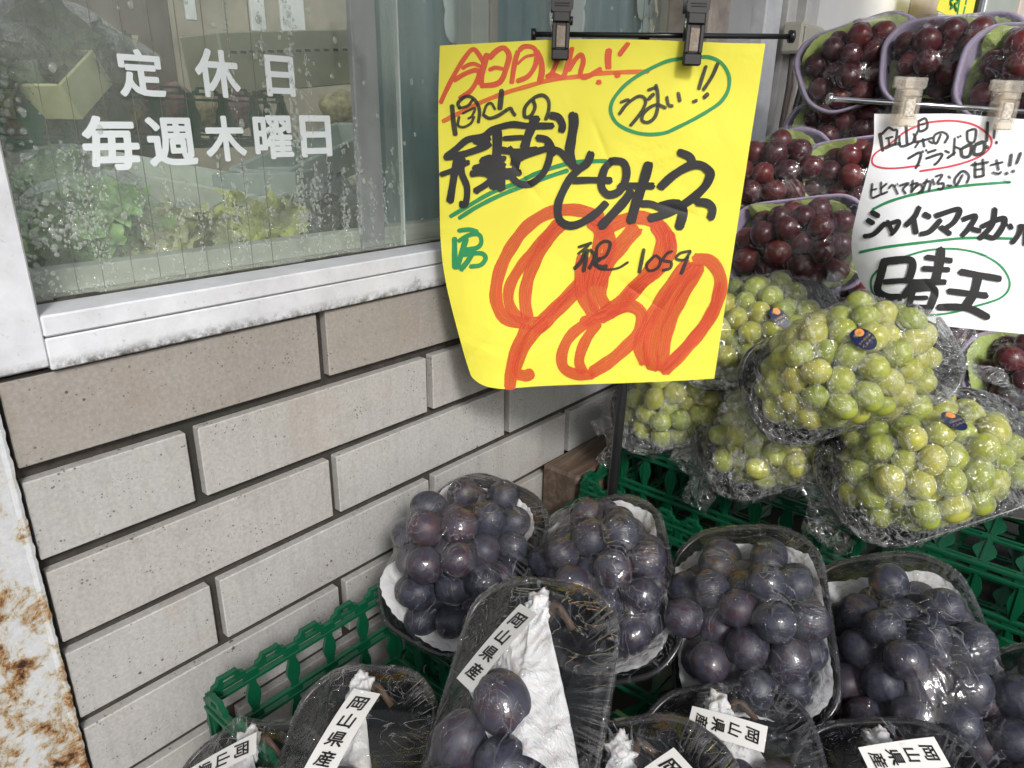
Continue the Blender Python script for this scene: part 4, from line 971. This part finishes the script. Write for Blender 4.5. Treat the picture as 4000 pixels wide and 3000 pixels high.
VA = view(1650, 150, .31646); VB = view(2250, 150, .31646); VC = view(1700, 600, .31646); VD = view(2200, 450, .31646); VE = view(1700, 1000, .31646); VF = view(2200, 1000, .5516); VW = view(3200, 300, .60286)

RTH = nrm([RT[0], RT[1], 0]); FH = nrm([FW[0], FW[1], 0])
barc = at(1430, 77, .615)
def curlY(x, y):
    q = max(0, min(1, (y-700)/820)); e = max(0, 1-(x-1716)/240.0)
    v = .045*q*q*e*e
    v += .0016*math.sin(x*.011+y*.004)+.0011*math.sin(x*.004-y*.013+1)+.0008*math.sin(x*.027+y*.019)
    v += .004*math.exp(-((x-2230)/60)**2-((y-230)/130)**2)+.004*math.exp(-((x-2720)/60)**2-((y-260)/130)**2)
    for cx_, cy_, a_, l_ in ((2500, 1150, .6, 90), (2150, 1320, -.5, 80), (2050, 700, .9, 100), (2650, 820, .3, 80), (1850, 1380, -.8, 90), (2520, 1440, .2, 60), (2350, 560, 1.2, 110)):
        dx, dy = x-cx_, y-cy_; al = dx*math.cos(a_)+dy*math.sin(a_); ac = -dx*math.sin(a_)+dy*math.cos(a_)
        v += .0022*math.exp(-(al/l_)**2)*math.exp(-abs(ac)/14)
    return v
yc = Card(barc - FH*.012, FH, curlY)
ypost = thing('price_card', 'large yellow paper card with red, black and green handwriting on two black clips', 'price card', tuple(barc))
ypost.matrix_world = Matrix.Identity(4)
sheet_ = yc.sheet('paper', [(1718, 178), (1712, 430), (1716, 700), (1722, 950), (1745, 1120), (1798, 1330), (1832, 1445), (1850, 1480), (1895, 1508), (1958, 1520)],
         [(2990, 170), (2960, 370), (2930, 560), (2890, 820), (2850, 1080), (2790, 1479)],
         [(1718, 178), (1900, 168), (2130, 156), (2300, 153), (2500, 155), (2700, 162), (2850, 168), (2990, 170)],
         [(1958, 1520), (2120, 1508), (2300, 1501), (2480, 1495), (2640, 1488), (2790, 1479)], M['yellow_paper'], 190, ypost, None)
orange = VA([([(245, 1028), (440, 930), (700, 800), (1000, 680), (1300, 590), (1600, 510), (2000, 462)], 58)])
orange[0] = (orange[0][0]+[(2329, 288), (2408, 283), (2535, 279)], 18)
yc.strokes('underline_stroke', orange, M['orange_ink'], ypost, None)
red = VA([([(222, 800), (290, 650), (420, 400), (560, 190), (630, 135), (690, 190), (770, 320)], 60), ([(490, 375), (560, 330), (640, 315), (715, 345)], 50),
          ([(385, 520), (520, 440), (640, 395), (695, 410), (690, 480), (600, 640), (455, 745)], 62),
          ([(800, 190), (760, 330), (725, 450), (720, 570)], 82), ([(820, 250), (920, 150), (1010, 120), (1070, 210), (1040, 350), (980, 510), (890, 570), (715, 585)], 70), ([(820, 392), (900, 362), (1000, 378)], 52),
          ([(1185, 150), (1140, 300), (1100, 560)], 66), ([(1190, 150), (1260, 100), (1370, 115), (1410, 200), (1390, 340), (1300, 470), (1165, 530)], 62), ([(1375, 205), (1270, 230), (1170, 320)], 38), ([(1400, 150), (1460, 270), (1475, 400), (1450, 540)], 78),
          ([(1690, 210), (1650, 310), (1600, 430), (1530, 480)], 62), ([(1540, 470), (1620, 450), (1730, 480), (1790, 330), (1850, 110)], 66), ([(1800, 400), (1880, 270), (1960, 200), (1985, 290), (1950, 430), (1985, 485), (2070, 455), (2212, 370)], 62)])
red += VB([([(408, 130), (395, 240), (400, 380)], 82), ([(650, 55), (590, 130), (530, 210)], 62), ([(480, 445), (540, 440)], 95), ([(255, 545), (310, 535)], 62)])
yc.strokes('headline_stroke', red, M['red_ink'], ypost, None)
yc.strokes('green_stroke', VC([([(180, 780), (420, 640), (700, 480), (1000, 365), (1250, 245), (1550, 145), (1740, 105), (2000, 92), (2120, 92)], 54), ([(290, 800), (520, 655), (800, 515), (1100, 395), (1400, 285), (1640, 205)], 54)]) +
    VB([([(1535, 228), (1650, 232), (1780, 290), (1865, 400), (1895, 520), (1870, 660), (1780, 790), (1640, 890), (1450, 1000), (1250, 1100), (1100, 1165), (900, 1185), (700, 1150), (520, 1060), (435, 930), (440, 800), (520, 670), (650, 540), (850, 410), (1100, 290), (1300, 248), (1540, 226)], 46)]) +
    VC([([(280, 952), (420, 938), (530, 965)], 56), ([(280, 1085), (420, 1005), (540, 1000), (570, 1090), (520, 1160), (380, 1185)], 56), ([(238, 1035), (240, 1200), (240, 1420)], 68), ([(385, 1040), (320, 1250), (265, 1420)], 72), ([(310, 1440), (400, 1330), (480, 1200)], 66), ([(340, 1250), (560, 1230), (622, 1290), (560, 1375), (425, 1395)], 58), ([(370, 1195), (500, 1185)], 70)]),
    M['green_ink'], ypost, None)
VP = view(1700, 700, 1.0236)
price = VP([([(640, 152), (580, 126), (510, 116), (430, 130), (350, 182), (290, 260), (250, 340), (232, 420), (237, 480), (265, 528), (330, 548), (425, 548)], 48),
            ([(470, 165), (400, 245), (330, 330), (288, 400), (280, 460), (300, 510), (345, 542)], 42), ([(485, 170), (425, 235), (380, 315), (352, 390), (343, 460), (352, 535)], 48),
            ([(590, 165), (625, 215), (590, 340), (490, 455), (400, 540)], 40), ([(600, 150), (650, 190), (665, 260), (640, 330), (570, 400), (490, 475), (425, 540), (385, 575)], 52),
            ([(350, 560), (300, 680), (284, 800)], 46), ([(420, 545), (360, 610), (322, 680), (308, 735), (345, 750), (370, 738)], 44),
            ([(565, 290), (555, 380), (565, 450), (605, 515)], 50), ([(605, 340), (592, 430), (612, 500)], 34), ([(655, 280), (640, 380), (632, 440), (655, 490)], 46),
            ([(625, 210), (690, 168), (770, 146), (835, 162), (885, 215), (892, 262)], 52), ([(770, 180), (710, 250), (655, 320), (620, 400)], 62),
            ([(845, 170), (872, 240), (840, 330), (770, 410), (700, 480), (620, 532)], 60), ([(895, 205), (900, 270), (865, 335), (780, 405), (720, 465)], 44), ([(560, 545), (650, 518), (725, 488)], 40),
            ([(605, 530), (522, 592), (486, 660), (490, 718), (540, 745), (605, 745)], 42), ([(622, 545), (572, 620), (550, 690), (563, 738)], 40), ([(660, 512), (735, 482), (785, 510), (785, 572), (740, 630), (670, 692), (595, 740)], 50),
            ([(965, 315), (875, 440), (805, 560), (780, 640), (805, 705)], 48), ([(1000, 330), (935, 395), (875, 490), (835, 580), (822, 660), (840, 725)], 58), ([(1012, 330), (942, 450), (892, 560), (868, 680), (868, 730)], 48),
            ([(985, 306), (1048, 312), (1088, 372), (1083, 450), (1038, 545), (958, 645), (870, 735)], 50), ([(1085, 400), (1060, 500), (1000, 590), (880, 715)], 36)])
yc.strokes('price_stroke', price, M['price_ink'], ypost, None)
yc.strokes('thin_stroke', VA([([(365, 818), (380, 1000), (408, 1200)], 62), ([(470, 870), (440, 800), (520, 722), (600, 722), (670, 790), (705, 900), (690, 1045)], 44), ([(625, 750), (560, 830), (440, 865)], 34), ([(490, 930), (570, 890), (650, 860), (610, 960), (560, 990)], 30), ([(455, 960), (440, 1070), (510, 1095), (600, 1045), (640, 960)], 34),
      ([(745, 960), (790, 830), (850, 800), (900, 880)], 34), ([(760, 950), (830, 985), (940, 950), (1080, 862), (1110, 900), (1150, 955)], 46), ([(980, 630), (970, 740), (955, 880)], 66), ([(1365, 755), (1390, 850), (1340, 950), (1265, 965), (1270, 850), (1370, 740), (1480, 700), (1555, 760), (1560, 880), (1520, 1010)], 46)]) +
    VB([([(550, 790), (640, 755), (655, 780)], 40), ([(530, 940), (620, 820), (750, 722), (830, 722), (860, 780), (830, 870), (750, 985), (670, 1080)], 42), ([(885, 640), (995, 600)], 42), ([(885, 760), (965, 680)], 46), ([(985, 565), (1010, 680), (1010, 850), (970, 975), (890, 1035), (820, 1015), (825, 940), (900, 860), (1000, 818), (1115, 860)], 44), ([(1120, 715), (1145, 820), (1200, 832)], 44), ([(1262, 665), (1285, 780)], 46),
        ([(1608, 335), (1560, 480), (1515, 630)], 46), ([(1755, 300), (1680, 470), (1570, 640)], 46), ([(1440, 785), (1500, 762)], 42), ([(1575, 735), (1635, 680)], 52)]) +
    VC([([(1765, 1155), (1935, 1100)], 38), ([(1760, 1240), (1900, 1130)], 34), ([(1850, 1200), (1800, 1330), (1715, 1425)], 50), ([(1880, 1180), (1830, 1460)], 54), ([(1910, 1180), (1965, 1270), (1900, 1425)], 44), ([(1990, 1290), (2000, 1160), (2080, 1085), (2160, 1110), (2110, 1260), (2000, 1310)], 42), ([(2040, 1290), (1970, 1370), (2080, 1400), (2120, 1380)], 54)]) +
    VF([([(225, 40), (260, 92), (380, 88), (462, 42)], 17), ([(573, -50), (538, 120)], 27), ([(650, -5), (592, 60), (610, 105), (668, 85), (690, 30), (655, -8)], 21), ([(730, -15), (706, 30), (765, 45), (755, 88), (700, 102)], 21), ([(728, -16), (775, -35)], 21), ([(905, -38), (830, -20), (800, 18), (860, 25), (905, -35)], 20), ([(885, 0), (835, 128)], 26)]),
    M['black_thin'], ypost, None)
big = VA([([(285, 1465), (420, 1360), (560, 1250), (760, 1205), (880, 1120), (1100, 1062), (1300, 1078), (1620, 1078)], 82), ([(1330, 1005), (1440, 995)], 92), ([(1385, 1020), (1340, 1120), (1295, 1230), (1255, 1370)], 112),
          ([(270, 1470), (500, 1430), (760, 1340), (840, 1290)], 84), ([(640, 1250), (740, 1290), (830, 1215)], 88), ([(920, 1120), (925, 1300), (900, 1650), (880, 1860)], 118), ([(1000, 1235), (1250, 1220)], 64), ([(930, 1370), (1180, 1400), (1420, 1370)], 86), ([(780, 1500), (1030, 1480)], 70), ([(1070, 1340), (1130, 1430), (1110, 1560)], 60),
          ([(1410, 1225), (1530, 1250), (1590, 1340), (1620, 1450)], 92), ([(1575, 945), (1680, 975), (1730, 1070), (1715, 1150)], 92), ([(1860, 920), (1870, 1050), (1840, 1250), (1820, 1400), (1850, 1560)], 118), ([(1180, 1440), (1170, 1560)], 80)])
big += VC([([(270, 50), (240, 240), (180, 605)], 92), ([(340, 60), (330, 240), (395, 420), (372, 620), (300, 615)], 80), ([(60, 262), (200, 210), (420, 100)], 62), ([(430, 250), (600, 240), (700, 300), (640, 370), (485, 470)], 82), ([(470, 190), (600, 165), (860, 130)], 96), ([(800, 60), (810, 250), (820, 455)], 100), ([(590, 60), (640, 250)], 110), ([(600, 80), (700, 50)], 90), ([(640, 230), (960, 230)], 110), ([(700, 300), (960, 260)], 90), ([(960, 0), (1000, 120), (960, 280)], 90), ([(650, 120), (860, 180)], 60),
           ([(1060, 240), (960, 220), (960, 300), (1050, 370), (1180, 370), (1320, 260), (1400, 100), (1420, -60), (1380, -140)], 84), ([(1000, 80), (1150, 10), (1330, -50), (1440, -60), (1560, -10), (1660, 120)], 80),
           ([(1640, 0), (1680, 130), (1760, 180)], 96), ([(1930, -20), (1880, 110), (1780, 190), (1680, 290), (1590, 440), (1520, 620), (1530, 800), (1640, 885), (1790, 860), (1980, 740), (2120, 600)], 98), ([(1690, 335), (1900, 325), (2180, 330)], 82)])
big += VD([([(620, 545), (520, 650), (480, 780), (480, 900), (560, 980), (690, 940), (770, 800), (780, 660), (730, 575), (600, 560)], 96), ([(1060, 585), (1000, 800), (910, 1060), (830, 1330)], 122), ([(680, 880), (900, 870), (1120, 872)], 84), ([(850, 930), (740, 1080), (600, 1230), (460, 1380)], 112), ([(960, 1090), (1100, 1100), (1230, 1160)], 86),
           ([(1425, 450), (1560, 510), (1610, 610)], 96), ([(1190, 900), (1350, 750), (1550, 630), (1700, 615), (1805, 690), (1815, 750), (1750, 880), (1590, 1030), (1400, 1150), (1230, 1230), (1060, 1275)], 106), ([(1440, 1100), (1480, 1200), (1430, 1400)], 116), ([(1640, 1070), (1780, 1085), (1845, 1160), (1820, 1280)], 102), ([(1180, 1130), (1330, 1090), (1450, 1100)], 110)])
yc.strokes('broad_stroke', big, M['black_ink'], ypost, None)

def clip(label, px, py, dpt, Wd, Ht, mat, lever, pad, group, tilt=0.0, flare=1.25):
    P = at(px, py, dpt); up_ = nrm(np.array([0, 0, 1.0])+RTH*tilt); n_ = -FH
    mw = Matrix(((RTH[0], up_[0], n_[0], P[0]), (RTH[1], up_[1], n_[1], P[1]), (0, up_[2], 0, P[2]), (0, 0, 0, 1)))
    t_ = thing('clip', label, 'clip', mw=mw, group=group); h_ = Ht/2; w_ = Wd/2
    MB().box(-w_, w_, -h_, h_*.62, .004, .0075, .0012).build('front_jaw', mat, t_)
    fr = MB(); fr.box(-w_, -w_*.55, -h_*.62, h_*.22, .0075, .0102, .0006); fr.box(w_*.55, w_, -h_*.62, h_*.22, .0075, .0102, .0006); fr.box(-w_, w_, -h_, -h_*.62, .0075, .0108, .0012); fr.box(-w_, w_, h_*.22, h_*.60, .0075, .0104, .0012)
    fr.build('jaw_frame', mat, t_)
    MB().box(-w_*.52, w_*.52, -h_*.58, h_*.12, .0076, .0092, .0004).build('pad', pad, t_)
    lv = MB(); lv.prism([(-w_, h_*.55), (w_, h_*.55), (w_*flare, h_*.66), (w_*flare, h_*.95), (w_*flare*.92, h_), (-w_*flare*.92, h_), (-w_*flare, h_*.95), (-w_*flare, h_*.66)], .006, .0115)
    lv.box(-w_*.85, w_*.85, h_*.72, h_*.75, .0114, .0122, .0002); lv.box(-w_*.85, w_*.85, h_*.80, h_*.83, .0114, .0122, .0002)
    lv.build('lever', mat, t_)
    MB().box(-w_*.95, w_*.95, -h_*.95, h_*.75, -.0085, -.005, .001).build('back_jaw', mat, t_)
    lb = MB(); lb.prism([(-w_*flare*.95, h_*.62), (w_*flare*.95, h_*.62), (w_*flare*.95, h_*1.08), (-w_*flare*.95, h_*1.08)], -.012, -.0086); lb.build('back_lever', mat, t_)
    MB().tube([(-w_*1.05, h_*.28, -.001), (w_*1.05, h_*.28, -.001)], .0042, 10).build('spring', M['chrome'] if mat is M['black_plastic'] else mat, t_, True)
    MB().tube([(w_*1.0, h_*.36, -.008), (w_*1.42, h_*.36, -.008)], .0036, 10).build('bar_sleeve', mat, t_, True)
    return t_
def dist(P): return float(np.dot(np.array(P)-CAM, FW))
bl = on_plane(1150, 74, barc, FH); br = on_plane(1712, 79, barc, FH)
st = thing('card_stand', 'black stand with a thin pole and crossbar holding the yellow card', 'stand', (barc[0]+.004, barc[1]+.006, .70)); st.matrix_world = Matrix.Identity(4)
MB().tube([bl, br], .0022, 12).build('crossbar', M['black_plastic'], st, True)
MB().tube([bl-RTH*.001, bl+RTH*.003], .0048, 12).build('bar_knob', M['black_plastic'], st, True); MB().tube([br-RTH*.003, br+RTH*.001], .0052, 12).build('bar_knob', M['black_plastic'], st, True)
pt_ = at(1345, 840, .725); pb_ = at(1322, 1068, .765); pk = (pt_-pb_); tz = 0
MB().tube([pb_-pk*.55, pb_, pt_, at(1392, 79, .622)], .0052, 12).build('pole', M['black_plastic'], st, True)
clip('black plastic clip on the crossbar above the red headline', 1211, 66, dist(bl)-.012, .0145, .047, M['black_plastic'], 1, M['rubber'], 'black clips of the yellow card', .02)
clip('black plastic clip touching the green ring on the yellow card', 1497, 72, dist(bl)-.014, .0148, .051, M['black_plastic'], 1, M['rubber'], 'black clips of the yellow card', .05)

# white card
wP = at(1885, 245, .622)
def curlW(x, y):
    e = max(0, 1-(x-3400)/260.0); q = max(0, min(1, (y-600)/650)); v = .05*q*e*e
    v += .0018*math.sin(x*.009+y*.005)+.0012*math.sin(x*.005-y*.012)
    for cx_, cy_, a_, l_ in ((3900, 700, .5, 80), (3850, 1000, -.3, 60), (3650, 1150, .9, 60)):
        dx, dy = x-cx_, y-cy_; al = dx*math.cos(a_)+dy*math.sin(a_); ac = -dx*math.sin(a_)+dy*math.cos(a_)
        v += .0025*math.exp(-(al/l_)**2)*math.exp(-abs(ac)/16)
    return v
wc = Card(wP, nrm(FH+.10*RTH), curlW)
wpost = thing('price_card', 'white paper card with black handwriting and a rose ring on two clear clips', 'price card', (0, 0, 0))
def Wp(l): return [(3200+x*.60286, 300+y*.60286) for x, y in l]
wc.sheet('paper', Wp([(357, 240), (350, 440), (300, 660), (250, 850), (214, 1020), (214, 1150), (255, 1300), (330, 1395), (440, 1450), (560, 1500)]), Wp([(1480, 272), (1480, 600), (1480, 900), (1480, 1300), (1480, 1690)]),
         Wp([(357, 240), (600, 240), (900, 240), (1150, 262), (1480, 285)]), Wp([(560, 1500), (760, 1600), (950, 1630), (1330, 1668), (1480, 1690)]), M['white_paper'], 150, wpost, None)
wc.strokes('rose_stroke', VW([([(530, 372), (620, 325), (715, 295), (870, 285), (1000, 310), (1085, 365), (1118, 420), (1090, 480), (1000, 535), (850, 580), (650, 612)], 14), ([(560, 352), (450, 440), (360, 500), (345, 560), (400, 588), (500, 592), (655, 575)], 12)]), M['rose_ink'], wpost, None)
wc.strokes('green_stroke', VW([([(345, 860), (450, 810), (600, 765), (800, 725), (1000, 700), (1240, 682)], 18), ([(258, 1138), (420, 1105), (700, 1070), (950, 1045), (1250, 1048)], 18),
     ([(540, 1170), (700, 1125), (880, 1115), (1050, 1150), (1180, 1230), (1235, 1340), (1180, 1430), (1000, 1490), (850, 1530), (670, 1550)], 14), ([(550, 1165), (400, 1240), (338, 1310), (345, 1400), (385, 1430)], 14)]), M['green_ink'], wpost, None)
wc.strokes('thin_stroke', VW([([(392, 365), (412, 482)], 24), ([(405, 372), (450, 330), (480, 345), (505, 350), (492, 440)], 17), ([(430, 400), (480, 388)], 15), ([(425, 465), (480, 440), (530, 430)], 20), ([(450, 400), (455, 450)], 14),
     ([(563, 310), (570, 435)], 20), ([(520, 380), (530, 450), (620, 415), (612, 365)], 17), ([(640, 290), (690, 270), (700, 330), (650, 352), (645, 295)], 17), ([(650, 312), (690, 305)], 12), ([(640, 350), (618, 420), (735, 395)], 17), ([(672, 400), (682, 455)], 17), ([(645, 425), (620, 460)], 15), ([(710, 415), (738, 432)], 15), ([(790, 370), (762, 430), (742, 415), (752, 375), (800, 358), (835, 385), (812, 430)], 16),
     ([(575, 530), (655, 490), (650, 545), (625, 595)], 18), ([(668, 478), (676, 490)], 14), ([(690, 470), (698, 482)], 14), ([(700, 492), (760, 472)], 17), ([(690, 530), (795, 498), (775, 545), (745, 572)], 17), ([(815, 478), (845, 492)], 17), ([(830, 528), (885, 488)], 17), ([(880, 395), (872, 510)], 16), ([(875, 452), (922, 468)], 15), ([(897, 385), (905, 397)], 12), ([(912, 378), (920, 390)], 12),
     ([(960, 350), (1015, 342), (1005, 420), (965, 415), (960, 350)], 16), ([(925, 465), (985, 440), (975, 510), (930, 515), (920, 465)], 22), ([(1010, 440), (1070, 425), (1062, 490), (1005, 500), (1010, 440)], 24), ([(1092, 290), (1086, 420)], 20), ([(1142, 305), (1132, 400)], 15), ([(1080, 456), (1100, 455)], 24), ([(1143, 426), (1157, 425)], 24),
     ([(345, 690), (340, 780), (395, 765)], 15), ([(335, 735), (375, 725)], 13), ([(402, 680), (402, 765)], 14), ([(400, 725), (440, 690)], 14), ([(402, 762), (445, 745)], 14), ([(450, 725), (478, 700), (512, 762)], 14), ([(490, 700), (497, 710)], 10), ([(505, 690), (512, 700)], 10), ([(520, 705), (582, 688), (545, 725), (562, 758)], 15),
     ([(608, 668), (600, 752)], 15), ([(590, 702), (640, 688), (598, 748)], 14), ([(620, 720), (655, 695), (672, 725), (642, 755)], 15), ([(672, 690), (722, 678), (712, 742)], 15), ([(702, 660), (668, 752)], 15), ([(735, 660), (748, 700)], 14), ([(755, 645), (800, 635), (768, 690), (808, 690), (798, 728), (768, 722)], 15), ([(838, 640), (852, 658)], 14), ([(828, 702), (862, 705)], 14), ([(932, 632), (892, 702), (880, 665), (930, 610), (972, 640), (958, 690)], 16),
     ([(985, 572), (1100, 552)], 17), ([(1012, 550), (1012, 650)], 18), ([(1062, 532), (1068, 642)], 18), ([(1012, 602), (1062, 596)], 14), ([(1012, 650), (1070, 640)], 16), ([(1110, 572), (1192, 552)], 15), ([(1150, 535), (1165, 605)], 16), ([(1125, 618), (1165, 628), (1182, 612)], 15), ([(1248, 498), (1236, 580)], 22), ([(1308, 490), (1280, 565)], 20), ([(1208, 626), (1226, 624)], 20), ([(1250, 612), (1268, 610)], 22)]), M['black_thin'], wpost, None)
wc.strokes('broad_stroke', VW([([(335, 875), (390, 905)], 34), ([(308, 925), (355, 952)], 34), ([(288, 1035), (355, 1018), (430, 945)], 32), ([(430, 962), (515, 935), (500, 985), (465, 1025)], 28), ([(440, 930), (482, 1022)], 28), ([(652, 840), (620, 905), (560, 965)], 34), ([(612, 915), (628, 1015)], 36), ([(678, 888), (722, 910)], 36), ([(655, 1020), (720, 1000), (790, 925)], 34), ([(752, 902), (905, 858), (880, 935), (815, 985)], 34), ([(785, 970), (855, 1022)], 34),
     ([(930, 925), (1015, 900), (975, 975), (925, 1032)], 34), ([(990, 985), (1048, 1000)], 34), ([(1050, 972), (1190, 915), (1200, 955), (1140, 1040), (1085, 1032)], 34), ([(1142, 850), (1122, 960), (1040, 1050)], 34), ([(1195, 925), (1212, 965)], 30), ([(1235, 955), (1250, 985)], 30), ([(1310, 955), (1295, 1020), (1250, 1078)], 32), ([(1345, 950), (1340, 1090)], 34), ([(1345, 1010), (1400, 1040)], 30),
     ([(425, 1180), (398, 1290), (378, 1380), (430, 1425), (530, 1430)], 52), ([(430, 1195), (595, 1190), (590, 1290), (560, 1330)], 50), ([(415, 1330), (600, 1315)], 36), ([(565, 1310), (600, 1340), (540, 1430)], 40), ([(792, 1110), (782, 1200), (755, 1330)], 58), ([(690, 1168), (862, 1192)], 36), ([(670, 1242), (845, 1250)], 36), ([(590, 1330), (822, 1330)], 40), ([(610, 1370), (575, 1510)], 42), ([(615, 1370), (745, 1375), (730, 1470), (692, 1535)], 46), ([(610, 1432), (705, 1432)], 28), ([(595, 1490), (700, 1492)], 32),
     ([(910, 1262), (1180, 1310)], 42), ([(835, 1388), (1092, 1418)], 40), ([(768, 1492), (960, 1498), (1100, 1560)], 46), ([(1035, 1285), (1005, 1400), (950, 1490)], 54)]), M['black_ink'], wpost, None)
wl = on_plane(1790, 213, wP+FH*.004, FH); wr = on_plane(2320, 248, wP+FH*.004, FH); wd_ = nrm(wr-wl)
s2 = thing('card_stand', 'chrome crossbar and pole holding the white card', 'stand', (0, 0, 0))
MB().tube([wl, wr], .0021, 12).build('crossbar', M['chrome'], s2, True); MB().tube([wl-wd_*.001, wl+wd_*.0022], .0046, 12).build('bar_knob', M['chrome'], s2, True)
pm_ = wl+(wr-wl)*.62; MB().tube([pm_+FH*.004, np.array([pm_[0], pm_[1], .70])+FH*.004], .0035, 12).build('pole', M['chrome'], s2, True)
clip('clear plastic clip on the chrome bar at the corner of the white card', 1957, 222, .606, .0154, .0385, M['clear_plastic'], 1, simple('printed_pad', (.55, .50, .42), .6, 0, .5, 500), 'clear clips of the white card', .03, 1.15)
clip('clear plastic clip on the chrome bar near the picture edge', 2166, 229, .606, .0154, .0385, M['clear_plastic'], 1, simple('printed_pad_pale', (.55, .50, .42), .6, 0, .5, 500), 'clear clips of the white card', .06, 1.15)
